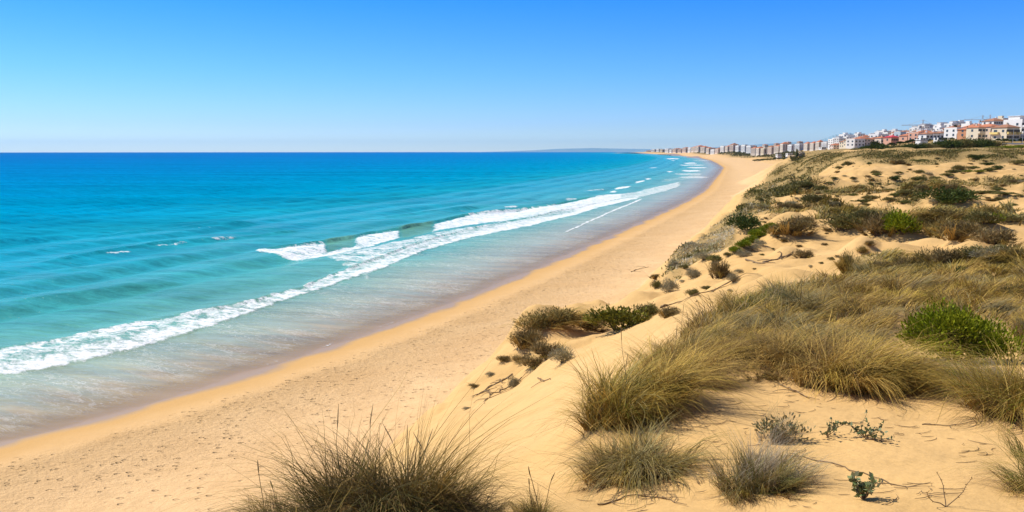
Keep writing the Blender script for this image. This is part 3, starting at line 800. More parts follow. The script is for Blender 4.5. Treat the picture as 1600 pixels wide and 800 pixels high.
for q in [("big wind swept golden tussock at the right end of the bank edge, dark underneath", 1352, 604, 2900, .52, .42, .64, (.6, -.25), (GOLD, STRAW, OLIVE, STRAW2), (4, 3, 3, 2), 43),
          ("brown golden tussock left of the big wind swept tussock, leaning over the sand rim", 1300, 594, 2800, .48, .42, .64, (.5, -.2), (STRAW2, STRAW, BROWN, GOLD), (3, 3, 3, 1.5), 431),
          ("brown dry tussock in the middle of the bank edge, above the open sand", 1248, 574, 2400, .44, .4, .58, (.4, -.1), (STRAW2, BROWN, STRAW, OLIVE), (4, 3.5, 2, 1), 44),
          ("dry straw tussock with dark base on the sand rim, beside the near grass string", 1150, 566, 1900, .42, .36, .50, (.35, -.1), (STRAW2, BROWN, STRAW), (3, 3, 2), 45),
          ("brown tussock on the sand rim above the small dark dry tuft", 1208, 560, 1700, .38, .36, .5, (.35, -.1), (STRAW2, BROWN, STRAW, GREYG), (3, 3, 2, 1), 451)]:
    grass_thing("grass_tussock", q[0], T, q[1], q[2], simple_tussock(int(q[3] * .85), q[4], q[5], q[6], q[7], .65, .8, .0098, q[8], q[9], DK, 800, 0, q[10], 12, kink=.08))
grass_thing("grass_tussock", "small dark dry tuft alone on the sand below the grassy bank", T, 1192, 592, simple_tussock(420, .2, .12, .2, (.3, 0), 1, .6, .0055, (BROWN, STRAW2, DARK), (3, 2, 1), DK, 160, 0, 46, 7))
grass_thing("grass_tussock", "tiny dead tuft on the open sand right of the small dark tuft", T, 1270, 606, simple_tussock(120, .1, .06, .12, (.4, 0), 1, .6, .005, (BROWN, DARK), (3, 1), DK, 0, 0, 47, 5))
grass_thing("grass_tussock", "fresh green grass tussock on the rim of the grassy bank, above the straw coloured grass", T, 1176, 487, simple_tussock(1700, .55, .4, .52, (.3, 0), .7, .5, .009, (GREEN, LIME, OLIVE), (3, 2, 2), OLIVE, 200, 0, 48, 12))
grass_thing("dead_brush", "tangle of grey dead twigs under the bright green shrub", "dead brush", 1480, 590, (lambda root, g: part(root, "grey_twigs", tuft(np.random.RandomState(49), 2600, .95, .5, .24, (.1, 0), 1.4, .8, .0055, (GREY, (.24, .19, .14), BROWN), (3, 2, 2), DK, g, clumps=40, kink=.14, segs=5), M_GRASS)))

# bright green shrub
def green_shrub(root, g):
    r = np.random.RandomState(51)
    a = leaves(r, 17000, 1.02, .78, 1.06, .062, ((.165, .20, .008), (.24, .28, .012), (.09, .115, .010), (.31, .32, .02), (.16, .11, .04)), (3, 3, 2, 1.2, .5), 40, .30, .30, .7, .55, 0.03, .14)
    part(root, "foliage", a, M_LEAF)
    part_plain(root, "stems", branch_set(r, 26, .7, .5, .7, .018), M_STEM)
grass_thing("green_shrub", "rounded bright green shrub, the largest green plant of the grassy bank", "shrub", 1492, 566, green_shrub)

def sprig(seed, n, spread, size, cols):
    def f(root, g):
        r = np.random.RandomState(seed); st = []; lv = []
        for i in range(n):
            a = r.rand() * 2 * math.pi
            d = np.array([math.cos(a), math.sin(a), .7 + r.rand()])
            p = wander(r, (0, 0, 0), d, spread * (.6 + .6 * r.rand()), 6, .2)
            st.append((p, np.linspace(.004, .0016, 6)))
            for j in range(2, 6):
                for _ in range(3):
                    ax = r.randn(3) + np.array([0, 0, .6]); ax /= np.linalg.norm(ax)
                    s = np.cross(ax, r.randn(3)); s /= np.linalg.norm(s)
                    L = size * (.6 + .7 * r.rand())
                    lv.append(np.stack([p[j], p[j] + ax * L * .5 + s * L * .32, p[j] + ax * L, p[j] + ax * L * .5 - s * L * .32]))
        V = np.concatenate(lv); nl = len(lv)
        C = np.repeat(pick(r, nl, cols, [1] * len(cols)), 4, 0)
        part_plain(root, "stems", tubes(st, 4), M_TWIG)
        part(root, "foliage", (V, np.arange(nl * 4).reshape(-1, 4), C), M_LEAF)
    return f
SG = ((.17, .21, .10), (.24, .27, .15), (.13, .17, .07))
grass_thing("leafy_sprig", "spiny grey green sprig with a dry trailing branch, on the open near sand", "plant", 1352, 684, sprig(61, 12, .24, .04, SG))
grass_thing("leafy_sprig", "smaller thin sprig on the open sand, left of the spiny grey green one", "plant", 1292, 682, sprig(62, 7, .2, .036, SG))
grass_thing("leafy_sprig", "compact green leafy sprig with a short shadow, near the bottom right", "plant", 1350, 780, sprig(63, 15, .17, .045, ((.17, .22, .08), (.25, .29, .13), (.28, .29, .16))))
grass_thing("leafy_sprig", "bare dry twig sprig near the bottom, right of the compact leafy one", "plant", 1478, 792, sprig(64, 3, .25, .012, (BROWN, STRAW2)))

def dry_root(name, label, pxs, rad=.012, branches=5, seed=1, cat="dry root", lift=.006):
    """a root or fallen branch lying on the sand along surveyed points"""
    r = np.random.RandomState(seed)
    X, Y, Z = hit([p[0] for p in pxs], [p[1] for p in pxs])
    tt = np.linspace(0, len(pxs) - 1, len(pxs) * 4)
    x = np.interp(tt, range(len(pxs)), X); y = np.interp(tt, range(len(pxs)), Y)
    L = np.hypot(x[-1] - x[0], y[-1] - y[0])
    x = x + r.randn(len(tt)) * L * .012; y = y + r.randn(len(tt)) * L * .012
    z = ground(x, y) + lift
    P = [(np.stack([x, y, z + np.abs(r.randn(len(tt))) * rad * .6], 1), np.linspace(rad, rad * .35, len(tt)))]
    for b in range(branches):
        i = r.randint(1, len(tt) - 1)
        a = r.rand() * 2 * math.pi; l = L * (.12 + .25 * r.rand())
        k = np.linspace(0, 1, 5)
        bx = x[i] + np.cos(a + k * .8) * l * k; by = y[i] + np.sin(a + k * .8) * l * k
        P.append((np.stack([bx, by, ground(bx, by) + lift + np.sin(k * 3) * l * .08], 1), np.linspace(rad * .6, rad * .2, 5)))
    v, q = tubes(P, 5)
    c0 = np.array([x[0], y[0], float(ground(x[0], y[0]))])
    o = link(name, mesh_np(name, v - c0, q, [M_TWIG], True), None, c0)
    return tag(o, label, cat)
dry_root("fallen_branch", "dry forked branch lying beside the spiny grey green sprig", [(1352, 686), (1372, 689), (1393, 692)], .009, 3, 71)
dry_root("dry_root", "dark thin root trailing down the sand from the wiry bush to the right", [(1255, 715), (1330, 735), (1380, 752), (1420, 765)], .006, 4, 72)
dry_root("dry_root", "long thin creeping root on the sand below the big wind swept tussock", [(1265, 600), (1300, 612), (1345, 628)], .008, 5, 73)
dry_root("dry_root", "brown root stubs scattered on the sand left of the tiny dead tuft", [(1215, 600), (1240, 612), (1262, 622)], .012, 6, 74)
dry_root("dry_root", "fine roots hanging down the sand under the curly tussock", [(935, 790), (985, 775), (1040, 780), (1075, 792)], .007, 9, 75)
dry_root("dry_root", "dry roots exposed on the seaward slope below the knoll", [(800, 585), (775, 600), (745, 618)], .045, 10, 76)
dry_root("dry_root", "tangle of grey roots on the slope right of the exposed roots", [(815, 590), (795, 605), (765, 618), (755, 632)], .03, 12, 77)
dry_root("driftwood_branch", "dark curved branch lying on the sand slope above the knoll", [(1032, 481), (1048, 476), (1066, 471)], .05, 3, 78, "driftwood")
dry_root("dry_root", "line of dark root litter down the sand slope below the small mid dunes", [(1098, 468), (1112, 455), (1122, 452)], .04, 7, 79)
dry_root("driftwood_branch", "thin dark branch on the beach sand at the foot of the mid dunes", [(985, 425), (1000, 420), (1015, 417)], .06, 3, 80, "driftwood")
dry_root("dry_root", "short curved root on the sand chute below the knoll", [(842, 590), (850, 595), (862, 592)], .03, 1, 81)
dry_root("dry_root", "thin root line on the sand near the right edge tussock", [(1440, 664), (1480, 666), (1520, 660)], .006, 3, 82)
dry_root("dry_root", "row of brown creeper stems over the pale mid dune", [(1165, 407), (1190, 412), (1215, 405), (1235, 398)], .07, 14, 83)
dry_root("dry_root", "dark root litter on the round sand hump left of the shrubs", [(1362, 400), (1378, 396), (1392, 404)], .06, 8, 84)

# ------------------------------------------------------------------ bushes of the middle and far dunes: a few kinds, copied one by one
def bush_kind(name, cols, wts, n=2200, size=.09, aspect=.32, twiggy=False, seed=1, lumps=16, up=.6, lump_r=.4, blades_n=0, bcols=None, bw=None):
    """unit bush: half width 0.5, height 1 -> (foliage mesh, stems mesh)"""
    r = np.random.RandomState(seed)
    g = leaves(r, n, .5, .5, .82, size, cols, wts, lumps, lump_r, aspect, up, .6, 0.0, .17)
    if blades_n:
        b = tuft(r, blades_n, .42, .42, .62, (.25, 0), .9, .5, .02, bcols or cols, bw or wts, BROWN, None, clumps=18)
        g = join(g, b)
    fm = mesh_np(name + "_foliage", g[0], g[1], [M_LEAF], False, {"tint": g[2]})
    sv, sq = branch_set(r, 14, .42, .42, .62, .018)
    sm = mesh_np(name + "_stems", sv, sq, [M_STEM], True)
    return fm, sm
KIND = {
 "dark": bush_kind("dark", ((.05, .075, .016), (.085, .11, .026), (.13, .125, .045)), (3, 3, 1), seed=101),
 "olive": bush_kind("olive", ((.18, .16, .05), (.125, .13, .035), (.27, .21, .09)), (3, 2, 2), seed=102),
 "green": bush_kind("green", ((.18, .215, .012), (.26, .30, .018), (.11, .14, .014)), (3, 3, 2), seed=103, n=2600),
 "yellowgreen": bush_kind("yellowgreen", ((.16, .155, .02), (.23, .215, .03), (.09, .09, .016)), (3, 2, 2), seed=109, n=2400),
 "grey": bush_kind("grey", ((.34, .30, .18), (.44, .39, .26), (.24, .205, .10)), (3, 3, 2), n=1800, size=.1, aspect=.2, seed=104),
 "brown": bush_kind("brown", ((.22, .155, .065), (.15, .115, .04), (.31, .225, .10)), (3, 3, 2), n=1700, size=.12, aspect=.16, seed=105, blades_n=350, bcols=(STRAW2, BROWN, OLIVE), bw=(2, 2, 2)),
 "tawny": bush_kind("tawny", ((.29, .215, .075), (.20, .165, .05), (.38, .27, .10)), (3, 3, 2), n=1500, size=.12, aspect=.16, seed=106, blades_n=600, bcols=(STRAW, STRAW2, OLIVE), bw=(2, 3, 3)),
 "mat": bush_kind("mat", ((.16, .165, .045), (.22, .20, .065), (.12, .13, .035)), (3, 2, 2), n=1600, size=.11, aspect=.3, seed=107, lumps=22, lump_r=.3),
 "lime": bush_kind("lime", ((.30, .30, .04), (.20, .25, .03), (.36, .32, .05)), (2, 3, 1), n=1500, size=.1, aspect=.3, seed=108, lumps=20, lump_r=.3),
}
NAMES = {"dark": ("dark_shrub", "shrub"), "olive": ("dune_shrub", "shrub"), "green": ("green_shrub", "shrub"), "yellowgreen": ("green_shrub", "shrub"), "grey": ("grey_shrub", "shrub"), "brown": ("dry_bush", "bush"), "tawny": ("dry_grass_clump", "grass clump"), "mat": ("creeping_shrub", "shrub"), "lime": ("creeping_shrub", "shrub")}
rb = np.random.RandomState(77)
def bush_world(kind, X, Y, w, h, label, group=None, depth=None, parts=True, sink=.06):
    nm, cat = NAMES[kind]
    fm, sm = KIND[kind]
    Z = float(ground(X, Y)) - h * sink
    sc = (w, (depth or w * .85), h); rz = rb.rand() * .5 - .25 + (math.pi if rb.rand() < .5 else 0)
    if parts:
        root = bpy.data.objects.new(nm, None); COL.objects.link(root); root.location = (X, Y, Z); root.rotation_euler = (0, 0, rz); root.scale = sc
        root.empty_display_size = .2
        tag(root, label, cat, group)
        link("foliage", fm, root); link("stems", sm, root)
        return root
    return tag(link(nm, fm, None, (X, Y, Z), rz, sc), label, cat, group)
def bush(kind, x, y, wpx, hpx, label, group=None, dz=None, parts=True):
    """x: middle, y: foot in the picture; sizes in picture pixels -> metres at that distance"""
    X, Y, Z = hit(x, y)
    d = math.hypot(X[0], Y[0]) / F_PX
    w = wpx * d * 1.08; h = hpx * d * 1.12
    # the foot seen is the near edge
    dep = min(w * .85, max(h * 1.5, w * .5))
    k = 1 + dep * .35 / math.hypot(X[0], Y[0])
    return bush_world(kind, X[0] * k, Y[0] * k, w, h, label, group, dep, parts)

# knoll at the edge of the beach
bush("yellowgreen", 968, 518, 92, 52, "yellow green bush on the right end of the knoll, casting a dark shadow")
bush("olive", 1010, 497, 40, 26, "small olive shrub just right of the yellow green bush on the knoll")
bush("brown", 922, 516, 62, 38, "brown bush against the left side of the yellow green bush on the knoll")
bush("tawny", 866, 510, 84, 34, "dry grass clump on the crest of the knoll, along the beach edge")
bush("tawny", 834, 526, 66, 40, "dry grass clump at the left corner of the knoll, overhanging the beach slope")
bush("brown", 822, 548, 52, 38, "brown bush hanging on the seaward slope of the knoll")
bush("grey", 880, 568, 44, 36, "grey dry bush standing lowest on the sand below the knoll")
bush("brown", 854, 562, 54, 32, "dry brown bush left of the grey bush below the knoll")
bush("brown", 834, 578, 44, 26, "ragged brown bush leaning down the slope below the knoll")
bush("brown", 900, 508, 44, 24, "low brown scrub in the middle of the knoll crest")
bush("grey", 802, 606, 20, 26, "small grey tuft among the roots on the slope under the knoll")
for x, y, w, h in [(742, 606, 22, 7), (788, 566, 26, 11), (766, 588, 20, 7), (812, 568, 26, 14), (729, 640, 18, 5)]:
    bush("grey" if w < 21 else "brown", x, y, w, h, "small dry tuft clinging to the crumbling beach side of the knoll", "dry tufts on the beach side of the knoll", parts=False)
bush("brown", 1046, 495, 34, 24, "dry brown tuft on the sand between the knoll and the grassy bank")
# seaward mid dune tufts
bush("grey", 1044, 457, 30, 26, "pale grey bush near the foot of the mid dune, largest of the lower tufts")
bush("grey", 1081, 436, 24, 18, "round grey tuft on the pale slope above the pale grey bush")
bush("brown", 1124, 436, 30, 40, "tall brown bush trailing down the pale mid slope")
bush("grey", 1146, 444, 20, 20, "small round grey brown tuft right of the tall trailing bush")
bush("olive", 1082, 463, 22, 16, "flat olive tuft lowest on the pale mid slope")
bush("brown", 1024, 437, 18, 10, "small brown tuft left of the pale grey bush")
bush("olive", 1025, 452, 18, 18, "narrow olive tuft slanting at the beach edge of the mid dune")
bush("grey", 1052, 421, 22, 20, "grey tuft on the crest above the lower tufts, at the beach side")
bush("olive", 1070, 421, 12, 10, "very small olive tuft between the grey tufts of the mid slope")
bush("grey", 1100, 409, 28, 18, "grey mound on the slope left of the light green streak")
bush("mat", 1116, 410, 26, 16, "green grey mound beside the light green streak")
bush("dark", 1166, 362, 50, 34, "dark dome shaped shrub on the seaward dune crest")
for i, (x, y, w, h) in enumerate([(1150, 397, 24, 14), (1160, 389, 26, 16), (1172, 381, 28, 18), (1184, 373, 30, 18), (1197, 365, 30, 17), (1208, 359, 26, 13)]):
    bush("green", x, y, w, h, "low bright green creeping plant, one of the streak up the pale mid dune", "light green streak on the mid dune")
for x, y, w, h in [(1160, 402, 26, 13), (1174, 393, 26, 14), (1186, 384, 20, 12)]:
    bush("grey", x, y, w, h, "silvery low bush along the lower side of the light green streak", "silvery bushes below the green streak")
bush("brown", 1240, 374, 56, 32, "wide brown bush on the sandy crest right of the light green streak")
bush("brown", 1252, 356, 38, 22, "brown bush behind the wide brown one, on the sandy crest")
bush("brown", 1213, 370, 26, 20, "dry brown bush joining the green streak to the wide brown bush")
bush("brown", 1257, 404, 28, 18, "dark dry tuft at the right end of the brown creepers")
bush("brown", 1240, 328, 24, 14, "dark brown tuft on the ridge behind the sandy crest, right one of two")
bush("brown", 1224, 328, 20, 14, "dark brown tuft on the ridge behind the sandy crest, left one of two")
bush("olive", 1314, 366, 50, 36, "round grey olive bush alone on the sand left of the dark green shrub")
bush("olive", 1345, 360, 18, 16, "small olive tuft between the round grey olive bush and the large shrubs")
bush("brown", 1376, 372, 52, 44, "grey brown bush pressed against the left of the dark green shrub")
bush("green", 1408, 377, 56, 44, "dark glossy green shrub in the middle dunes with a black shadow beside it")
bush("olive", 1362, 344, 60, 18, "long olive bush behind the dark green shrub, on the left")
bush("tawny", 1440, 358, 44, 28, "dry grass clump right behind the dark green shrub")
bush("tawny", 1466, 370, 42, 34, "tawny bush on the left end of the middle row of dry bushes")
bush("brown", 1498, 378, 56, 36, "widest dry bush of the middle row, in its centre")
bush("tawny", 1480, 350, 60, 22, "tawny clump behind the middle row of dry bushes")
bush("brown", 1556, 386, 52, 32, "twiggy dark bush at the right end of the middle row")
bush("olive", 1536, 358, 44, 24, "olive bush in front of the smooth sand patch at the right")
bush("green", 1552, 354, 26, 20, "small green bush touching the smooth sand patch at the right")
bush("olive", 1518, 408, 36, 22, "olive bush below the middle row, with a sharp shadow")
bush("olive", 1560, 398, 28, 14, "flat olive tuft below the twiggy dark bush")
bush("brown", 1358, 386, 14, 10, "small tuft on top of the round sand hump")
bush("tawny", 1345, 398, 14, 14, "straw tuft on the left side of the round sand hump")
bush("tawny", 1326, 428, 30, 40, "upright tawny bush at the left end of the grassy bank")
bush("brown", 1380, 424, 32, 20, "low brown bush at the foot of the round sand hump")
bush("brown", 1418, 424, 40, 28, "brown bush in the row along the grassy bank, left one")
bush("tawny", 1450, 420, 44, 36, "tall tawny bush in the row along the grassy bank")
bush("brown", 1480, 416, 44, 30, "brown bush in the row along the grassy bank, right one")
bush("dark", 1504, 432, 18, 18, "small dark shrub standing alone in the pale grass")
bush("brown", 1530, 437, 26, 16, "brown dead bush right of the small dark shrub")
bush("lime", 1438, 470, 50, 18, "yellow green low bush in the dry grass, upper left of the bright green shrub")
bush("olive", 1590, 470, 40, 30, "grey olive bush behind the bright green shrub, at the right edge")
bush("tawny", 1590, 420, 50, 30, "dry grass clump at the right edge, level with the small dark shrub")
bush("grey", 1552, 415, 60, 22, "grey dry clump right of the olive bush with the sharp shadow")
# big bushes on the ridge behind
bush("dark", 1488, 324, 72, 32, "largest dark green bush of the far ridge, lens shaped on the bright sand")
bush("brown", 1484, 303, 30, 14, "brown bush directly behind the lens shaped dark bush")
bush("brown", 1440, 298, 20, 10, "small dark bush on the bright sand left of the lens shaped bush")
bush("olive", 1272, 316, 40, 18, "olive bush on the slope below the bright dune face")
bush("olive", 1282, 298, 22, 9, "small olive tuft at the left foot of the bright dune face")
bush("olive", 1258, 294, 24, 10, "small green tuft on the seaward slope beside the dune face")
for i, (x, y, w, h, k) in enumerate([(1369, 273, 16, 7, "olive"), (1403, 272, 14, 4, "olive"), (1435, 271, 16, 7, "olive"), (1361, 283, 10, 5, "brown"), (1398, 283, 16, 8, "dark"), (1402, 257, 22, 8, "brown"), (1326, 259, 16, 9, "olive"),
        (1312, 264, 14, 6, "olive"), (1437, 253, 28, 5, "mat"), (1463, 258, 8, 3, "olive"), (1421, 266, 6, 3, "brown"), (1358, 257, 8, 5, "mat"), (1308, 270, 8, 4, "brown"), (1303, 281, 10, 4, "dark"), (1360, 289, 10, 4, "olive"), (1373, 289, 8, 4, "olive"), (1545, 258, 20, 6, "dark"), (1560, 265, 14, 7, "dark"), (1528, 250, 24, 8, "dark"), (1590, 258, 22, 10, "olive"), (1520, 245, 14, 4, "olive")]):
    bush(k, x, y, w, h, "small dark scrub bush dotted on the sunlit far dune faces", "scrub bushes on the far dune faces")
for i, (x, y, w, h, k) in enumerate([(1500, 266, 24, 9, "olive"), (1512, 270, 18, 6, "lime"), (1530, 271, 18, 6, "lime"), (1490, 270, 26, 8, "mat"), (1480, 276, 24, 6, "mat"), (1545, 268, 20, 7, "mat"), (1520, 264, 20, 6, "mat"), (1435, 282, 24, 8, "mat"), (1460, 280, 24, 6, "mat"), (1350, 318, 30, 8, "mat"), (1362, 312, 30, 8, "olive"),
        (1392, 316, 24, 8, "olive"), (1412, 319, 24, 7, "mat"), (1420, 306, 34, 8, "olive"), (1400, 308, 24, 9, "mat"), (1332, 306, 18, 5, "mat"), (1540, 303, 40, 6, "olive"), (1520, 303, 20, 6, "mat"), (1570, 307, 40, 5, "mat"), (1550, 315, 20, 5, "brown"), (1580, 322, 18, 5, "mat"), (1587, 287, 26, 8, "brown"), (1560, 299, 20, 5, "mat"), (1390, 298, 16, 4, "mat"), (1300, 322, 26, 6, "olive"), (1580, 350, 50, 14, "olive"), (1515, 345, 30, 9, "mat"), (1450, 345, 26, 8, "olive")]):
    bush(k, x, y, w, h, "low green or olive scrub mat in the hollows between the far dunes", "scrub mats between the far dunes")
# small plants dotted everywhere over the far dunes
def in_poly(poly, x, y):
    p = np.array(poly, float); n = len(p); c = np.zeros(len(x), bool); j = n - 1
    for i in range(n):
        cond = ((p[i, 1] > y) != (p[j, 1] > y)) & (x < (p[j, 0] - p[i, 0]) * (y - p[i, 1]) / (p[j, 1] - p[i, 1] + 1e-12) + p[i, 0])
        c ^= cond; j = i
    return c
def poly_samples(rng, poly, n):
    p = np.array(poly, float); lo, hi = p.min(0), p.max(0)
    X = []; Y = []; got = 0
    while got < n:
        x = lo[0] + rng.rand(n * 2) * (hi[0] - lo[0]); y = lo[1] + rng.rand(n * 2) * (hi[1] - lo[1])
        m = in_poly(poly, x, y); X.append(x[m]); Y.append(y[m]); got += m.sum()
    return np.concatenate(X)[:n], np.concatenate(Y)[:n]
FAR_SAND = [(1215, 268), (1290, 247), (1400, 246), (1600, 246), (1600, 322), (1420, 322), (1200, 322), (1170, 312)]
sx, sy = poly_samples(rb, FAR_SAND, 130)
hx, hy, hz = hit(sx, sy)
for X, Y in zip(hx, hy):
    w = .6 + 1.3 * rb.rand() ** 2
    bush_world(["olive", "mat", "brown", "grey"][rb.randint(4)], X, Y, w, w * (.3 + .25 * rb.rand()), "tiny scrub tuft dotted on the pale sand of the far dunes", "tiny tufts on the far dunes", parts=False)
MID_SAND = [(1010, 452), (1060, 405), (1130, 350), (1180, 335), (1290, 345), (1330, 400), (1200, 440), (1090, 470)]
sx, sy = poly_samples(rb, MID_SAND, 34)
hx, hy, hz = hit(sx, sy)
for X, Y in zip(hx, hy):
    w = .25 + .45 * rb.rand() ** 2
    bush_world(["olive", "brown", "grey"][rb.randint(3)], X, Y, w, w * (.4 + .3 * rb.rand()), "tiny dry tuft on the pale sand of the mid dunes", "tiny tufts on the mid dunes", parts=False)

# ------------------------------------------------------------------ uncountable cover: dry grass of the bank, scrub carpets
def roots_in(rng, polys, n, clump=None, thr=0.0, jit=.04):
    wts = np.array([abs(sum(p[i - 1][0] * p[i][1] - p[i][0] * p[i - 1][1] for i in range(len(p)))) for p in polys], float); wts /= wts.sum()
    XS, YS = [], []
    for p, w in zip(polys, wts):
        x, y = poly_samples(rng, p, int(n * w) + 1)
        X, Y, Z = hit(x, y)
        k = 1 + jit * rng.randn(len(X))
        X, Y = X * k, Y * k
        if clump:
            m = fbm(X / clump, Y / clump, 3) > thr + .12 * rng.randn(len(X))
            X, Y = X[m], Y[m]
        XS.append(X); YS.append(Y)
    X = np.concatenate(XS); Y = np.concatenate(YS)
    return X, Y
def grass_stuff(name, label, cat, polys, n, h, w, cols, wts, wind=(.4, -.1), bend=.55, seed=1, clump=None, thr=0.0, patch=3.0, cover=1.0, jit=.04, segs=3):
    r = np.random.RandomState(seed)
    X, Y = roots_in(r, polys, n, clump, thr, jit)
    N = len(X); add_cover(X, Y, cover)
    Z = ground(X, Y) - .02
    dist = np.hypot(X, Y)
    lx = np.floor(X / (.12 + dist * .012)); ly = np.floor(Y / (.12 + dist * .012)); hsh = ((lx * 7349 + ly * 9151) % 4096).astype(int); ra = np.random.RandomState(seed + 1).randn(4096, 2)
    d = ra[hsh] * .5 + r.randn(N, 2) * .27 + np.array(wind); lean = np.linalg.norm(d, axis=1); d /= lean[:, None]
    pn = fbm(X / patch, Y / patch, 3)
    hh = h * (.55 + .6 * r.rand(N)) * np.clip(1 + pn * 1.5, .3, 1.9) * (.7 + .6 * np.abs(ra[hsh, 0]).clip(0, 1.2))
    # neighbouring plants share a colour
    f = np.clip(.5 + 1.3 * fbm(X / (patch * .7) + 31, Y / (patch * .7), 3) + .25 * r.randn(N), 0, .999)
    order = np.array(cols); cum = np.cumsum(np.array(wts) / sum(wts)); ix = np.searchsorted(cum, f)
    ct = order[np.minimum(ix, len(cols) - 1)] * (.72 + .3 * r.rand(N, 1) + .28 * np.abs(ra[hsh, 1:2]).clip(0, 1.5))
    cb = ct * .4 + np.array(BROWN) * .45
    ww = w * (.6 + .8 * r.rand(N)) * np.clip(dist / 16, .75, 6)
    g = blades(r, np.stack([X, Y, Z], 1), hh, np.minimum(lean, 1.3) * .85, d, bend * (.2 + 1.3 * r.rand(N)), ww, cb, ct, segs, .045)
    o = link(name, mesh_np(name, g[0], g[1], [M_GRASS], False, {"tint": g[2]}))
    return tag(o, label, cat, kind="stuff")
def leaf_stuff(name, label, cat, polys, n, size, h, cols, wts, seed=1, clump=None, thr=0.0, cover=.8, jit=.02, aspect=.4):
    r = np.random.RandomState(seed)
    X, Y = roots_in(r, polys, n, clump, thr, jit)
    N = len(X); add_cover(X, Y, cover)
    hum = np.clip(.4 + 1.6 * fbm(X / (clump or 3), Y / (clump or 3), 3), .1, 1.5)
    Z = ground(X, Y) + h * hum * r.rand(N)
    ax = r.randn(N, 3) * .7 + np.array([.2, -.1, .7]); ax /= np.linalg.norm(ax, axis=1, keepdims=True)
    s = np.cross(ax, r.randn(N, 3)); s /= np.linalg.norm(s, axis=1, keepdims=True)
    P = np.stack([X, Y, Z], 1); L = (size * (.6 + .8 * r.rand(N)))[:, None]; W = L * aspect
    V = np.stack([P, P + ax * L * .5 + s * W * .5, P + ax * L, P + ax * L * .5 - s * W * .5], 1).reshape(-1, 3)
    f = np.clip(.5 + 1.2 * fbm(X / 4 + 11, Y / 4, 3) + .25 * r.randn(N), 0, .999)
    cum = np.cumsum(np.array(wts) / sum(wts)); C = np.array(cols)[np.minimum(np.searchsorted(cum, f), len(cols) - 1)] * (.75 + .5 * r.rand(N, 1))
    o = link(name, mesh_np(name, V, np.arange(N * 4).reshape(-1, 4), [M_LEAF], False, {"tint": np.repeat(C, 4, 0)}))
    return tag(o, label, cat, kind="stuff")

BANK = [(1062, 530), (1080, 505), (1130, 480), (1190, 470), (1240, 450), (1310, 432), (1400, 428), (1480, 430), (1600, 425), (1640, 430), (1640, 575), (1600, 560), (1582, 480), (1575, 468), (1415, 468), (1380, 515), (1375, 560), (1330, 580), (1240, 560), (1180, 550), (1120, 560), (1075, 575)]
BANK3 = [(1405, 445), (1640, 440), (1640, 540), (1600, 535), (1580, 508), (1415, 495)]
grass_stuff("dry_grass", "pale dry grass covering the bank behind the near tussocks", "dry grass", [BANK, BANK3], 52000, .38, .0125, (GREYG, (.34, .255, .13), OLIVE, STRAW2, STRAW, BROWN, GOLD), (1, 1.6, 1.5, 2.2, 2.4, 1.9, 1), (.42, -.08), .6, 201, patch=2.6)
BANK2 = [(1320, 440), (1340, 410), (1400, 405), (1440, 420), (1530, 395), (1640, 395), (1640, 440), (1480, 440)]
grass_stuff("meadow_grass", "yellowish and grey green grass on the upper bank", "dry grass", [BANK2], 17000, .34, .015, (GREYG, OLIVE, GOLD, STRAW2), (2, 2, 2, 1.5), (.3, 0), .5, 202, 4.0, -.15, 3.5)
BELT1 = [(1180, 322), (1250, 320), (1330, 324), (1420, 330), (1500, 332), (1600, 328), (1640, 328), (1640, 345), (1560, 348), (1500, 350), (1440, 352), (1350, 345), (1280, 336), (1200, 334)]
grass_stuff("ridge_grass", "band of dull green grass along the ridge of the middle dunes", "ridge grass", [BELT1], 19000, .62, .018, (OLIVE, GREYG, (.17, .155, .05), STRAW2), (3, 2, 2, 1.5), (.3, 0), .5, 203, 7.0, .02, 8, .35, jit=.03)
BELT2 = [(1300, 296), (1400, 288), (1450, 284), (1520, 280), (1640, 274), (1640, 287), (1540, 287), (1460, 294), (1400, 298), (1330, 301), (1235, 305), (1240, 299)]
grass_stuff("far_grass", "band of yellow green grass under the bright far dune face", "far grass", [BELT2], 13000, .6, .024, ((.26, .21, .075), OLIVE, (.16, .16, .05), STRAW2), (2.5, 3, 2, 1), (.3, 0), .5, 204, 9.0, -.06, 10, .35, jit=.02)
TOP = [(1230, 246), (1300, 240), (1400, 236), (1500, 232), (1640, 228), (1640, 246), (1500, 246), (1400, 247), (1320, 249), (1270, 252)]
leaf_stuff("heath_scrub", "olive heath scrub covering the top of the far dunes", "heath scrub", [TOP], 42000, .42, .45, ((.17, .155, .045), (.25, .205, .065), (.33, .26, .09), (.11, .11, .035)), (3, 3, 3, 1.5), 205, 11.0, .03, .4, .02)
SLOPE = [(1010, 446), (1060, 398), (1090, 380), (1130, 345), (1160, 320), (1195, 285), (1215, 262), (1245, 248), (1300, 246), (1270, 275), (1235, 300), (1195, 330), (1150, 350), (1120, 385), (1080, 412), (1040, 440)]
leaf_stuff("dune_scrub", "grey green creeping scrub on the seaward slope of the dunes", "creeping scrub", [SLOPE], 30000, .26, .22, ((.44, .38, .20), (.30, .255, .10), (.17, .15, .04), (.54, .46, .29)), (2.5, 3, 4, 1.5), 206, 3.6, .13, .3, .02, .3)
LOWSLOPE = [(1042, 418), (1070, 392), (1100, 372), (1130, 352), (1150, 338), (1146, 366), (1120, 388), (1090, 402), (1062, 418)]
leaf_stuff("silver_scrub", "silver grey creeping scrub at the edge of the beach below the dark dome shrub", "silver scrub", [LOWSLOPE], 8500, .17, .12, ((.62, .55, .40), (.50, .44, .30), (.36, .31, .19)), (3, 3, 2), 207, 2.2, -.08, .8, .02, .25)
HEATH = [(1150, 332), (1172, 305), (1195, 283), (1212, 262), (1245, 248), (1340, 245), (1300, 258), (1262, 280), (1225, 308), (1185, 330)]
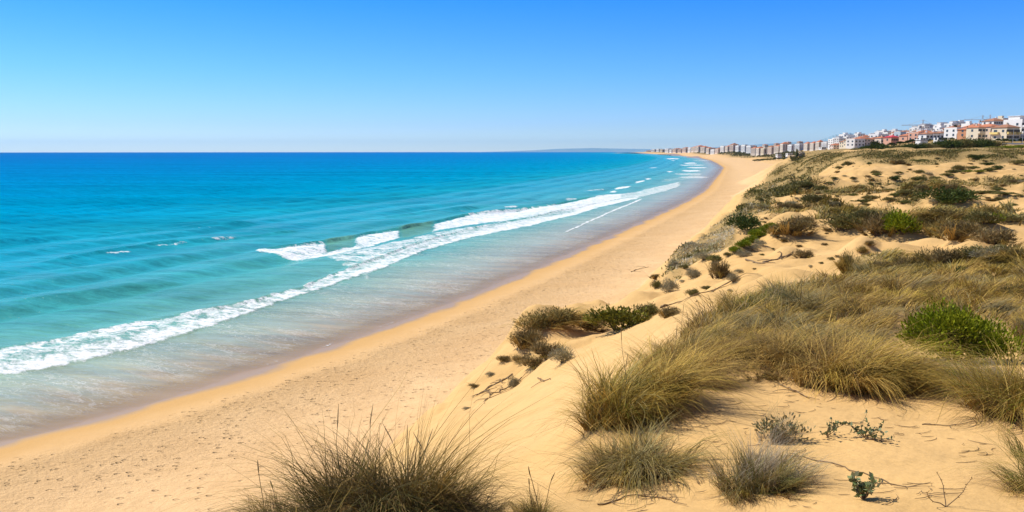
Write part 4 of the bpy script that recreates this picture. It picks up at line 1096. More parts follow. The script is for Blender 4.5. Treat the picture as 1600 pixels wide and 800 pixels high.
leaf_stuff("slope_heath", "streaks of dark olive heath on the seaward side of the far dunes", "heath", [HEATH], 30000, .42, .45, ((.17, .155, .04), (.24, .20, .06), (.12, .115, .03), (.33, .27, .11)), (3, 3, 2.5, 1.2), 211, 6.5, .15, .35, .02)
FAR_STRIP = [(1010, 236.6), (1060, 237.5), (1120, 240.5), (1190, 245), (1240, 246), (1255, 240), (1200, 238), (1130, 237), (1040, 235.8)]
leaf_stuff("coast_scrub", "dull scrub on the low dunes in front of the beachfront blocks", "coast scrub", [FAR_STRIP], 16000, 3.0, 1.6, ((.15, .15, .06), (.11, .12, .05), (.22, .19, .10)), (3, 3, 2), 208, 45.0, -.05, .6, .02, .5)
LITTER = [(1150, 585), (1400, 600), (1560, 640), (1560, 780), (1280, 800), (960, 800), (900, 780), (1080, 650)]
def twig_litter():
    r = np.random.RandomState(209)
    X, Y = roots_in(r, [LITTER], 520, 1.3, .05, .01)
    P = []
    for x, y in zip(X, Y):
        a = r.randn() * .7; l = .03 + .10 * r.rand() ** 2
        k = np.linspace(-1, 1, 4)
        xx = x + np.cos(a + k * .3) * l * k; yy = y + np.sin(a + k * .3) * l * k
        P.append((np.stack([xx, yy, ground(xx, yy) + .004 + .008 * r.rand()], 1), [.0015, .0028, .0026, .001]))
    v, q = tubes(P, 4)
    tag(link("twig_litter", mesh_np("twig_litter", v, q, [M_TWIG], True)), "scattered dry twigs and stalk bits on the near sand", "twig litter", kind="stuff")
twig_litter()

# ------------------------------------------------------------------ build the ground sheet (after the plants have marked their litter)
def blur(A, k):
    for ax in (0, 1):
        c = np.cumsum(np.pad(A, [(k + 1, k) if i == ax else (0, 0) for i in (0, 1)], mode='edge'), axis=ax)
        n = A.shape[ax]
        A = (np.take(c, np.arange(2 * k + 1, 2 * k + 1 + n), axis=ax) - np.take(c, np.arange(0, n), axis=ax)) / (2 * k + 1)
    return A
cov = np.clip(blur(blur(np.minimum(COVER, 3), 2), 2) * 1.6, 0, 1)
gi = np.arange(NA * NR).reshape(NA, NR)
gq = np.stack([gi[:-1, :-1], gi[1:, :-1], gi[1:, 1:], gi[:-1, 1:]], -1).reshape(-1, 4)
gq = gq[(GS.ravel()[gq] > -30).all(1)]
gv = np.stack([GX, GY, GZC], -1).reshape(-1, 3)

t = NT("sand")
s = t.attr("shore"); du = t.attr("dune"); co = t.attr("cover")
v0 = t.coords()
nb_ = t.noise(v0, 0.12, 5, 0.6); nm = t.noise(v0, 1.1, 5, 0.65); nf = t.noise(v0, 14.0, 4, 0.7)
beach_c = t.ramp(nb_, [(0.3, (.655, .415, .195)), (0.7, (.73, .49, .25))])
dune_c = t.ramp(nb_, [(0.3, (.575, .355, .130)), (0.7, (.65, .415, .175))])
c = t.mix(du, beach_c, dune_c)
c = t.mix(1.0, c, t.ramp(nm, [(0.25, .88), (0.55, 1.0), (0.8, 1.06)]), 'MULTIPLY')
c = t.mix(1.0, c, t.ramp(nf, [(0.3, .93), (0.7, 1.05)]), 'MULTIPLY')
# damp, then wet sand towards the water
sn = t.math('ADD', s, t.math('MULTIPLY', t.math('SUBTRACT', t.noise(v0, 0.22, 4, 0.6), 0.5), 3.0))
damp = t.ramp(t.math('DIVIDE', sn, 14.0), [(0.0, 1.0), (0.16, .9), (0.36, .42), (.75, .12), (1.0, 0.0)])
c = t.mix(damp, c, (.55, .325, .115))
wet = t.ramp(t.math('DIVIDE', t.math('ADD', s, t.math('MULTIPLY', t.math('SUBTRACT', t.noise(v0, 0.13, 4, 0.55), .5), 4.5)), 3.0), [(0.2, 1.0), (0.6, .0)])
c = t.mix(wet, c, (.38, .25, .125))
# trodden belt along the beach: old footprints
belt = t.math('MULTIPLY', t.ramp(t.math('DIVIDE', sn, 26.0), [(0.15, 0.0), (0.26, 1.0), (0.5, .8), (0.75, .35), (1.0, .2)]), t.math('SUBTRACT', 1.0, t.math('MULTIPLY', du, .9)))
vo = t.new("ShaderNodeTexVoronoi"); vo.inputs["Scale"].default_value = 1.15; vo.inputs["Randomness"].default_value = 1.0
t.l.new(t.coords((1.0, 1.9, 1), (0, 0, R_(25))), vo.inputs["Vector"])
dip = t.ramp(vo.outputs["Distance"], [(0.0, 0.0), (0.16, .1), (0.27, 1.0)])
picked = t.ramp(t.noise(v0, 0.45, 4, 0.7), [(0.42, 0.0), (0.56, 1.0)])
picked = t.math('MULTIPLY', picked, t.ramp(t.noise(t.coords((.35, 1.0, 1), (0, 0, R_(33))), 0.16, 4, .65), [(.38, .15), (.58, 1.0)]))
dip = t.mix(t.math("MULTIPLY", belt, picked), (1, 1, 1), dip)
chop = t.noise(t.coords((1.0, 1.7, 1), (0, 0, R_(25))), 2.2, 4, 0.7)
litter = t.ramp(t.noise(v0, 9.0, 5, 0.75), [(0.35, (.14, .095, .032)), (0.55, (.30, .215, .085)), (.75, (.44, .31, .12))])
lm = t.math('MULTIPLY', co, t.ramp(t.noise(v0, 3.0, 5, 0.7), [(0.25, .35), (0.6, 1.0)]))
c = t.mix(lm, c, litter)
# sparse dry crumbs of plants on the dunes
crumb = t.math('MULTIPLY', t.math('MULTIPLY', t.ramp(t.noise(v0, 6.0, 4, 0.75), [(0.655, 0.0), (0.70, 1.0)]), t.ramp(t.noise(v0, 0.35, 3, 0.6), [(0.45, 0.0), (0.65, .8)])), du)
c = t.mix(crumb, c, (.22, .14, .06))
t.set(t.b.inputs["Base Color"], c)
t.set(t.b.inputs["Roughness"], t.math('MULTIPLY_ADD', wet, -0.55, 0.9))
t.set(t.b.inputs["Specular IOR Level"], t.math('MULTIPLY_ADD', wet, 0.15, 0.1))
dry = t.math('SUBTRACT', 1.0, wet)
b0 = t.bump(dip, t.math('MULTIPLY', dry, 1.0), 0.5)
b1 = t.bump(chop, t.math('MULTIPLY', belt, .9), 0.4, b0)
b2 = t.bump(t.noise(v0, 2.4, 5, 0.6), t.math('MULTIPLY', dry, .35), 0.12, b1)
wv_ = t.new("ShaderNodeTexWave"); wv_.inputs["Scale"].default_value = 2.6; wv_.inputs["Distortion"].default_value = 7.0; wv_.inputs["Detail"].default_value = 3; wv_.inputs["Detail Scale"].default_value = 0.8
t.l.new(t.coords((1, 1, 1), (0, 0, R_(35))), wv_.inputs["Vector"])
b3 = t.bump(wv_.outputs["Fac"], t.math('MULTIPLY', du, .05), 0.02, b2)
b4 = t.bump(nf, t.math('MULTIPLY', dry, .3), 0.02, b3)
t.set(t.b.inputs["Normal"], b4)
M_SAND = t.m
GAT = {"shore": GS.ravel(), "dune": GDUNE.ravel() * sstep(0, 1, .5 + GFOOT / np.maximum(6, GR / 15)).ravel(), "cover": cov.ravel()}
isd = GDUNE.ravel()[gq].mean(1) > 0.5
o = link("beach", sub_mesh("beach", gv, gq[~isd], GAT, [M_SAND]))
tag(o, "broad pale sand beach running along the sea", "beach", kind="structure")
o = link("dune_ground", sub_mesh("dune_ground", gv, gq[isd], GAT, [M_SAND]))
tag(o, "golden sand dunes rising above the beach", "sand dunes", kind="structure")

# ------------------------------------------------------------------ the town: materials and building parts
W_WHITE = plain("white_render", (.80, .78, .74), .8, .08, .15)
W_CREAM = plain("cream_render", (.74, .64, .47), .8, .1, .15)
W_SALMON = plain("salmon_render", (.66, .36, .25), .8, .1, .15)
W_BRICK = plain("orange_brick", (.56, .27, .14), .85, .12, .3)
W_YELLOW = plain("yellow_render", (.78, .60, .22), .8, .08, .15)
W_PINK = plain("pinkish_render", (.72, .58, .47), .8, .1, .15)
W_BEIGE = plain("beige_render", (.76, .66, .54), .8, .1, .15)
W_GREY = plain("bluish_render", (.42, .50, .56), .8, .1, .15)
M_TILE = plain("terracotta_tiles", (.50, .185, .095), .85, .25, .8)
M_TILE2 = plain("old_roof_tiles", (.36, .17, .10), .9, .25, .8)
M_FLAT = plain("flat_roof", (.58, .50, .43), .9, .15, .4)
M_RED = plain("red_awning", (.52, .05, .07), .8, .1, .5)
M_SLAB = plain("balcony_concrete", (.74, .71, .66), .8, .1, .3)
M_STEEL = plain("crane_steel", (.46, .33, .25), .6, .2, .5)
M_GREYSTEEL = plain("grey_steel", (.42, .44, .47), .5, .15, .5)
def glass_mat():
    t = NT("window_glass")
    t.b.inputs["Base Color"].default_value = (.035, .05, .065, 1); t.b.inputs["Roughness"].default_value = .12
    t.set(t.b.inputs["Base Color"], t.mix(t.noise(t.coords(), .8, 2, .5), (.02, .03, .04), (.08, .10, .12)))
    return t.m
M_GLASS = glass_mat()
M_SHUT = plain("brown_shutter", (.20, .12, .07), .7, .2, 1.0)

_BOXF = np.array([[0, 3, 2, 1], [4, 5, 6, 7], [0, 1, 5, 4], [1, 2, 6, 5], [2, 3, 7, 6], [3, 0, 4, 7]])
def boxes(L):
    V = []; Q = []
    for i, (x0, x1, y0, y1, z0, z1) in enumerate(L):
        V.append(np.array([[x0, y0, z0], [x1, y0, z0], [x1, y1, z0], [x0, y1, z0], [x0, y0, z1], [x1, y0, z1], [x1, y1, z1], [x0, y1, z1]], float)); Q.append(_BOXF + 8 * i)
    return np.concatenate(V), np.concatenate(Q)
def hip(x0, x1, y0, y1, z0, h, over=.4):
    x0 -= over; x1 += over; y0 -= over; y1 += over
    w, d = x1 - x0, y1 - y0; t = .18
    if w >= d: r = [(x0 + d * .45, (y0 + y1) / 2), (x1 - d * .45, (y0 + y1) / 2)]
    else: r = [((x0 + x1) / 2, y0 + w * .45), ((x0 + x1) / 2, y1 - w * .45)]
    V = np.array([[x0, y0, z0], [x1, y0, z0], [x1, y1, z0], [x0, y1, z0], [x0, y0, z0 + t], [x1, y0, z0 + t], [x1, y1, z0 + t], [x0, y1, z0 + t],
                  [r[0][0], r[0][1], z0 + t + h], [r[1][0], r[1][1], z0 + t + h]])
    q = [[0, 3, 2, 1], [0, 1, 5, 4], [1, 2, 6, 5], [2, 3, 7, 6], [3, 0, 4, 7]]
    if w >= d: q += [[4, 5, 9, 8], [6, 7, 8, 9], [5, 6, 9, 9], [7, 4, 8, 8]]
    else: q += [[5, 6, 9, 8], [7, 4, 8, 9], [4, 5, 8, 8], [6, 7, 9, 9]]
    quads = np.array([f for f in q if len(set(f)) == 4]); tris = np.array([[f[0], f[1], f[2]] for f in q if len(set(f)) == 3])
    return V, [quads, tris]
_pm = {}
def pmesh(kind, mat):
    """shared meshes: window pane in its frame, balcony, shutter"""
    k = (kind, mat.name)
    if k not in _pm:
        if kind == "window": g = boxes([(-.5, .5, -.06, .04, 0, 1)])
        elif kind == "frame": g = boxes([(-.56, -.5, -.09, .04, -.05, 1.05), (.5, .56, -.09, .04, -.05, 1.05), (-.5, .5, -.09, .04, 1, 1.05), (-.5, .5, -.14, .04, -.05, 0), (-.02, .02, -.085, .04, 0, 1)])
        elif kind == "balcony": g = boxes([(-.5, .5, -1.3, .0, -.18, 0), (-.5, .5, -1.3, -1.18, 0, .95), (-.5, -.47, -1.18, 0, 0, .95), (.47, .5, -1.18, 0, 0, .95)])
        _pm[k] = mesh_np(kind, g[0], g[1], [mat])
    return _pm[k]
def put(root, kind, mat, x, y, z, sx, sz, rot, name=None):
    o = link(name or kind, pmesh(kind, mat), root, (x, y, z), rot)
    o.scale = (sx, 1, sz)
    return o

def building(name, label, cat, wall, w, d, floors, loc, rot, roof="hip", roofm=None, group=None, bays=None, balc=None, balm=None, setback=False, fh=3.0, frames=False, side_bays=None, ground_arch=False, window_w=1.5, shutters=False, tower=False, chimney=True, faces=("front", "left", "right")):
    """front looks along local -y; left is local -x"""
    root = bpy.data.objects.new(name, None); COL.objects.link(root); root.location = loc; root.rotation_euler = (0, 0, rot); root.empty_display_size = 2
    tag(root, label, cat, group)
    H = floors * fh
    L = [(-w / 2, w / 2, -d / 2, d / 2, -6, H)]
    if roof != "hip":   # parapet round a flat roof
        for b in ((-w / 2, w / 2, -d / 2, -d / 2 + .3), (-w / 2, w / 2, d / 2 - .3, d / 2), (-w / 2, -w / 2 + .3, -d / 2 + .3, d / 2 - .3), (w / 2 - .3, w / 2, -d / 2 + .3, d / 2 - .3)):
            L.append((*b, H + .002, H + .9))
    if tower: L.append((-w * .18, w * .16, -d * .15, d * .3, H + .002, H + 2.8))
    link("wall", mesh_np("wall", *boxes(L), [wall]), root)
    if setback:
        link("penthouse", mesh_np("penthouse", *boxes([(-w * .32, w * .36, -d * .22, d * .4, H, H + 2.7), (-w * .35, w * .39, -d * .26, d * .43, H + 2.7, H + 2.95)]), [wall]), root)
    if roof == "hip":
        v, q = hip(-w / 2, w / 2, -d / 2, d / 2, H, min(w, d) * .2)
        rf = link("roof", mesh_np("roof", v, q, [roofm or M_TILE]), root)
        if chimney: link("chimney", mesh_np("chimney", *boxes([(w * .2, w * .2 + .8, d * .1, d * .1 + .8, H + .3, H + min(w, d) * .2 + 1.2)]), [wall]), rf)
    else:
        link("roof", mesh_np("roof", *boxes([(-w / 2 + .3, w / 2 - .3, -d / 2 + .3, d / 2 - .3, H + .01, H + .2)]), [roofm or M_FLAT]), root)
    bays = bays if bays is not None else max(2, int(w / 4.2)); sb = side_bays if side_bays is not None else max(1, int(d / 4.5))
    sides = {"front": (bays, w, lambda u: (u, -d / 2), 0.0), "left": (sb, d, lambda u: (-w / 2, -u), -math.pi / 2), "right": (sb, d, lambda u: (w / 2, u), math.pi / 2)}
    for sd in faces:
        n, wd, f, r = sides[sd]
        for k in range(floors):
            for i in range(n):
                u = (i + .5) / n * wd - wd / 2
                x, y = f(u)
                hw = window_w; zz = k * fh + .9; hh = 1.35
                isb = balc and sd in balc and k > 0 and i % balc[sd] == 0
                if isb: zz = k * fh + .1; hh = 2.15; hw = window_w * 1.5
                o = put(root, "window", M_SHUT if (shutters and (i + k) % 3 == 0) else M_GLASS, x, y, zz, hw, hh, r)
                if frames: link("frame", pmesh("frame", M_SLAB), o)
                if isb: put(root, "balcony", balm or M_SLAB, x, y, k * fh + .02, wd / n * (.97 if balc[sd] == 1 else 1.1), 1, r)
    return root

def at(px, Y, lift=0.0):
    """ground point in the direction of picture column px at distance Y ahead"""
    az, _ = ray(px, 234.7)
    X = math.tan(float(az)) * Y
    return (X, Y, float(ground(X, Y)) + lift)
def level(px, py, Y):
    """a point in that direction whose height puts a floor at row py (the hill was surveyed so)"""
    az, sl = ray(px, py); r = Y / math.cos(float(az)); X = r * math.sin(float(az))
    return (X, Y, min(EYE + float(sl) * r, float(ground(X, Y)) + 3.5))
def ppm(px, Y):
    az, _ = ray(px, 234.7); return F_PX * math.cos(float(az)) / Y * math.cos(float(az)) if False else F_PX / Y

ORD = ["first", "second", "third", "fourth", "fifth", "sixth", "seventh", "eighth", "ninth", "tenth", "eleventh", "twelfth", "thirteenth", "fourteenth", "fifteenth", "sixteenth", "seventeenth", "eighteenth", "nineteenth", "twentieth",
       "twenty-first", "twenty-second", "twenty-third", "twenty-fourth", "twenty-fifth", "twenty-sixth", "twenty-seventh", "twenty-eighth", "twenty-ninth", "thirtieth", "thirty-first", "thirty-second", "thirty-third", "thirty-fourth", "thirty-fifth", "thirty-sixth"]
FACE = R_(-38)      # streets run along the coast: fronts look a little towards the sea and the photographer
rt = np.random.RandomState(303)

def named(name, label, px, py, Y, wpx, hpx, wall, d=None, **k):
    """building whose foot stands at row py; width and height in picture pixels"""
    s = Y / F_PX
    fl = k.pop("floors", None) or max(1, int(round(hpx * s / 3.0)))
    fh = hpx * s / fl
    w = wpx * s / (1.0 if 'rot' not in k else 1.0)
    rot = k.pop("rot", R_(13))
    dd = d or w * .8
    w2 = max(w * .82 - 0.0, 5)
    b = building(name, label, "building", wall, w2, dd * .8, fl, level(px, py, Y), rot, fh=fh, **k)
    return b
# the last big houses at the right edge, nearest to the dunes
named("apartment_block", "large white apartment block at the right edge with rows of long balconies", 1592, 218, 455, 34, 28, W_WHITE, d=16, roof="flat", balc={"front": 1}, bays=5, setback=True, balm=W_WHITE)
named("apartment_block", "white and yellow apartment block with yellow balconies, next to the large white block", 1570, 219, 450, 28, 19, W_CREAM, d=13, roof="hip", roofm=M_TILE2, balc={"front": 2, "left": 2}, bays=5, balm=W_YELLOW)
named("apartment_block", "wide block with dark red roof and terraces, left of the yellow balconies", 1543, 217, 470, 25, 18, W_PINK, d=15, roof="hip", roofm=M_TILE, balc={"front": 1}, bays=4, balm=W_BRICK)
named("villa", "cream house with red tiled roof between the orange brick house and dark red roofs", 1524, 217, 465, 15, 17, W_CREAM, d=11, roof="hip", roofm=M_TILE, balc={"front": 2}, balm=W_CREAM)
named("villa", "orange brick house with stacked brick balconies", 1509, 215, 480, 12, 12, W_BRICK, d=10, roof="hip", roofm=M_TILE, balc={"front": 1}, balm=W_BRICK, bays=3)
named("apartment_block", "white block with a pale flat roof, left of the orange brick house", 1492, 215, 500, 22, 13, W_WHITE, d=13, roof="flat", balc={"front": 2}, balm=W_WHITE)
for i, (px, wp, hp) in enumerate([(1446, 11, 7.5), (1457, 11, 8.5), (1468, 11, 9), (1478, 10, 9.5)]):
    named("terraced_house", "%s of the four white terraced houses with low tiled roofs, from the left" % ORD[i], px, 217.5, 520, wp, hp, W_WHITE, d=9, roof="hip", roofm=M_TILE2, balc={"front": 2}, balm=W_WHITE, bays=2, group="four white terraced houses")
named("apartment_block", "salmon pink block with flat roof at the foot of the first crane", 1432, 220.5, 530, 16, 11, W_SALMON, d=12, roof="flat", balc={"front": 2}, balm=W_SALMON, bays=4)
named("villa", "low salmon house left of the salmon pink block", 1416, 220.5, 545, 15, 8, W_SALMON, d=10, roof="hip", roofm=M_TILE, bays=3)
named("villa", "house with a crimson awning roof beside the bluish house", 1393, 222, 560, 19, 7, W_SALMON, d=10, roof="hip", roofm=M_RED, balc={"front": 2}, bays=4)
named("villa", "small bluish grey house behind the crimson awning", 1406, 215, 610, 11, 7, W_GREY, d=9, roof="flat", bays=3)
named("villa", "pink red roofed house at the left end of the hill town, above the thicket", 1376, 224, 600, 13, 8, W_PINK, d=9, roof="hip", roofm=M_TILE, bays=3)
named("pavilion", "small white pavilion standing on the sand edge below the terraced houses", 1440, 222, 470, 11, 3.2, W_WHITE, d=5, roof="hip", roofm=W_WHITE, bays=3, floors=1, chimney=False)
named("pavilion", "long low white pavilion behind the dark thicket", 1469, 221, 470, 19, 3.4, W_WHITE, d=5, roof="flat", bays=5, floors=1)
# the ridge above
named("apartment_block", "white block with brown roofs on the ridge, above the dark red roofs", 1553, 202, 600, 30, 12, W_WHITE, d=14, roof="hip", roofm=M_TILE2, bays=6)
named("apartment_block", "cream tower topped block highest on the ridge", 1564, 196, 625, 13, 9, W_CREAM, d=11, roof="flat", tower=True, bays=3)
named("apartment_block", "dark roofed block on the ridge behind the yellow balconies", 1580, 198, 615, 17, 8, W_PINK, d=14, roof="hip", roofm=M_TILE2, bays=4)
named("villa", "white cubic house on the ridge between the dark tree and the brown roofs", 1514, 203, 640, 17, 8, W_WHITE, d=11, roof="flat", tower=True, bays=4)
named("villa", "white house with terrace on the ridge right of the dark tree", 1528, 203, 620, 12, 7, W_WHITE, d=10, roof="hip", roofm=M_TILE, bays=3)
named("apartment_block", "white block with red roof on the ridge at the right edge", 1600, 196, 600, 26, 9, W_WHITE, d=14, roof="hip", roofm=M_TILE, bays=6)
named("apartment_block", "long white block with orange roof above the orange brick house", 1520, 208, 560, 24, 9, W_WHITE, d=12, roof="hip", roofm=M_TILE, bays=6)

# rows of white houses over the hill: six kinds, each copied and placed
def proto(wall, w, d, fl, **k):
    return building("villa", "white house", "house", wall, w, d, fl, (0, 0, -500), 0.0, **k)
KINDS = [(proto(W_WHITE, 11, 9, 2, roof="flat", bays=3, side_bays=2, faces=("front", "left")), "white flat roofed house"),
         (proto(W_WHITE, 10, 9, 2, roof="hip", roofm=M_TILE, bays=3, side_bays=2, faces=("front", "left")), "white house with red tiled roof"),
         (proto(W_CREAM, 12, 9, 2, roof="hip", roofm=M_TILE2, bays=3, side_bays=2, faces=("front", "left")), "cream house with brown tiled roof"),
         (proto(W_WHITE, 12, 10, 3, roof="flat", tower=True, bays=3, side_bays=2, faces=("front", "left"), balc={"front": 2}, balm=W_WHITE), "tall white house with tower"),
         (proto(W_PINK, 11, 9, 2, roof="hip", roofm=M_TILE, bays=3, side_bays=2, faces=("front", "left")), "pink house with red tiled roof"),
         (proto(W_WHITE, 13, 9, 3, roof="flat", setback=True, bays=4, side_bays=2, faces=("front", "left")), "white stepped house")]
ROWS = [("lower row", 1302, 1470, 229.5, 219.5, 700, 570, 13, 22), ("middle row", 1300, 1490, 225.5, 213, 840, 640, 11.5, 24), ("upper row", 1306, 1500, 222.5, 208.5, 980, 700, 10.5, 24), ("ridge row", 1320, 1505, 219.5, 206, 1120, 770, 10, 22)]
first = set()
for rname, x0, x1, y0, y1, Y0, Y1, pit, n in ROWS:
    count = {}
    for i in range(n):
        f = (i + .5 + .35 * (rt.rand() - .5)) / n
        px = x0 + (x1 - x0) * f; Y = Y0 + (Y1 - Y0) * f + 15 * rt.randn(); py = y0 + (y1 - y0) * f + .6 * rt.randn()
        if rname == "lower row" and 1380 < px < 1442: continue
        ki = rt.choice(6, p=(.30, .17, .12, .15, .10, .16))
        p, desc = KINDS[ki]
        count[ki] = count.get(ki, 0) + 1
        b = p if ki not in first else copy_tree(p)
        first.add(ki)
        b.location = level(px, py, Y); b.rotation_euler = (0, 0, R_(17 + 9 * rt.randn()))
        sc = .62 + .3 * rt.rand() + .12 * f; b.scale = (sc * 1.15, sc, .62 + .28 * rt.rand() + .1 * f)
        tag(b, "%s, %s such from left in the town's %s" % (desc, ORD[count[ki] - 1], rname), "house", "houses of the hill town")

# the long row of beachfront apartment blocks: four kinds, copied
def far_proto(wall, w, d, fl, bays, **k):
    r = building("apartment_block", "block", "building", wall, w, d, fl, (0, 0, -500), 0.0, bays=0, side_bays=0, **k)
    fh = k.get("fh", 3.0)
    for i in range(bays):       # dark panels as loggia shade, one per bay, on the two faces in view
        u = (i + .5) / bays * d - d / 2
        put(r, "window", M_GLASS, -w / 2, -u, 2.6, d / bays * .3, fl * fh - 4.5, -math.pi / 2, "loggia_shade")
    for i in range(max(2, bays - 1)):
        n = max(2, bays - 1); u = (i + .5) / n * w - w / 2
        put(r, "window", M_SHUT, u, -d / 2, 2.6, w / n * .35, fl * fh - 4.5, 0, "loggia_shade")
    link("balcony_bands", mesh_np("balcony_bands", *boxes([(-w / 2 - .5, -w / 2 - .07, -d / 2 + .6, d / 2 - .6, k_ * fh - .1, k_ * fh + 1.0) for k_ in range(1, fl)]), [wall]), r)
    return r
FK = [(far_proto(W_BEIGE, 22, 24, 6, 4, roof="hip", roofm=M_TILE), "beige apartment block with tiled roof"),
      (far_proto(W_WHITE, 20, 26, 6, 4, roof="flat", setback=True), "white flat roofed apartment block"),
      (far_proto(W_PINK, 24, 24, 6, 4, roof="hip", roofm=M_TILE2), "pinkish apartment block with brown roof"),
      (far_proto(W_CREAM, 22, 22, 6, 3, roof="flat", tower=True), "cream apartment block with a roof tower")]
# picture column, foot row, height in rows, distance
FARB = [(1291, 234, 17.5, 1050), (1281, 234.5, 17, 1100), (1272, 235, 17, 1150), (1262, 235, 16, 1210), (1249, 235.5, 17.5, 1280), (1238, 235.5, 15, 1340), (1226, 235.5, 16, 1400), (1217, 235.5, 15, 1450), (1206, 236, 16, 1520), (1196, 236, 14.5, 1580), (1188, 236, 14.5, 1640), (1180, 235.5, 15, 1700), (1172, 236, 14, 1780), (1164, 235.5, 13.5, 1850), (1155, 235.5, 13, 1950), (1147, 235.5, 12.5, 2050), (1139, 235.5, 12.5, 2150), (1131, 235.5, 11.5, 2260),
        (1124, 235.5, 11.5, 2370), (1116, 235.5, 11, 2500), (1109, 235.5, 10.5, 2650), (1101, 235.5, 9.5, 2800), (1094, 235.5, 10, 2950), (1087, 235.5, 9, 3100), (1080, 235.6, 8.5, 3300), (1073, 235.6, 8, 3500), (1066, 235.7, 7, 3700), (1059, 235.7, 7, 3950), (1052, 235.8, 6, 4200), (1045, 235.9, 6, 4500), (1038, 236, 5, 4800), (1031, 236.1, 4.5, 5100), (1024, 236.2, 4, 5500), (1017, 236.3, 3, 6000)]
ffirst = set()
for i, (px, py, hp, Y) in enumerate(sorted(FARB)):
    ki = rt.choice(4, p=(.34, .28, .26, .12))
    p, desc = FK[ki]
    b = p if ki not in ffirst else copy_tree(p); ffirst.add(ki)
    s = hp * Y / F_PX / 26 * (.8 + .3 * rt.rand())
    b.location = level(px, py, Y); b.rotation_euler = (0, 0, R_(19 + 6 * rt.randn())); wsc = 7.0 * Y / F_PX / 27
    b.scale = (wsc * (1.35 + .8 * rt.rand()), wsc * (1.2 + .5 * rt.rand()), s)
    tag(b, "%s, %s block from the left of the beachfront row" % (desc.replace("apartment block", "block"), ORD[i]), "building", "beachfront apartment blocks")
# a second row of roofs showing above the first
for i, (px, py, Y) in enumerate([(1115, 228, 3200), (1140, 226.5, 2900), (1160, 225, 2700), (1178, 224, 2500), (1196, 222.5, 2300), (1214, 221.5, 2150), (1232, 220.5, 2000), (1250, 220, 1850), (1266, 219.5, 1700), (1283, 219, 1600), (1296, 219.5, 1500)]):
    p, desc = FK[(0, 2)[i % 2]]
    b = copy_tree(p); s = 3.6 * Y / F_PX / 20.5
    b.location = level(px, py, Y); b.rotation_euler = (0, 0, R_(19)); b.scale = (8.0 * Y / F_PX / 27, 7.0 * Y / F_PX / 27, s)
    tag(b, "roof of the %s house from the left behind the beachfront row" % ORD[i], "building", "houses behind the beachfront row")
# low white pavilions on the beach side of the row
for i, (px, py, Y, wp) in enumerate([(1217, 236.5, 1100, 9), (1234, 236, 1000, 12), (1256, 234.6, 900, 6), (1285, 230.8, 800, 6), (1300, 230.2, 760, 5), (1315, 229.4, 720, 8), (1331, 229, 690, 6)]):
    named("pavilion", "low white pavilion between the dunes and the blocks, %s from the left" % ORD[i], px, py, Y, wp, 2.3, W_WHITE, d=6, roof="flat", bays=3, floors=1, group="low white pavilions by the dunes")

# white garden wall at the right edge, slender poles
def wall_thing():
    p0 = level(1566, 229, 405); p1 = level(1640, 229, 405)
    L = p1[0] - p0[0]
    root = bpy.data.objects.new("garden_wall", None); COL.objects.link(root); root.location = p0
    tag(root, "long white garden wall at the right edge below the apartment blocks", "wall")
    link("wall_panel", mesh_np("wall_panel", *boxes([(0, L, 0, .3, -3, 1.6)]), [W_WHITE]), root)
    link("coping", mesh_np("coping", *boxes([(-.05, L, -.06, .36, 1.602, 1.72)]), [M_SLAB]), root)
wall_thing()
for px, y0, Y, h, lab in [(1582, 228, 415, 9, "slender pale mast in front of the yellow balconies"), (1597, 228, 415, 8, "slender pale mast at the right edge in front of the white block")]:
    loc = level(px, y0, Y)
    root = bpy.data.objects.new("flag_mast", None); COL.objects.link(root); root.location = loc
    tag(root, lab, "mast")
    v, q = tubes([(np.array([[0, 0, -2], [0, 0, h * .5], [0, 0, h]]), [.14, .11, .06])], 8); link("pole", mesh_np("pole", v, q, [M_GREYSTEEL], True), root)
    link("foot", mesh_np("foot", *boxes([(-.3, .3, -.3, .3, -2, .25)]), [M_SLAB]), root)

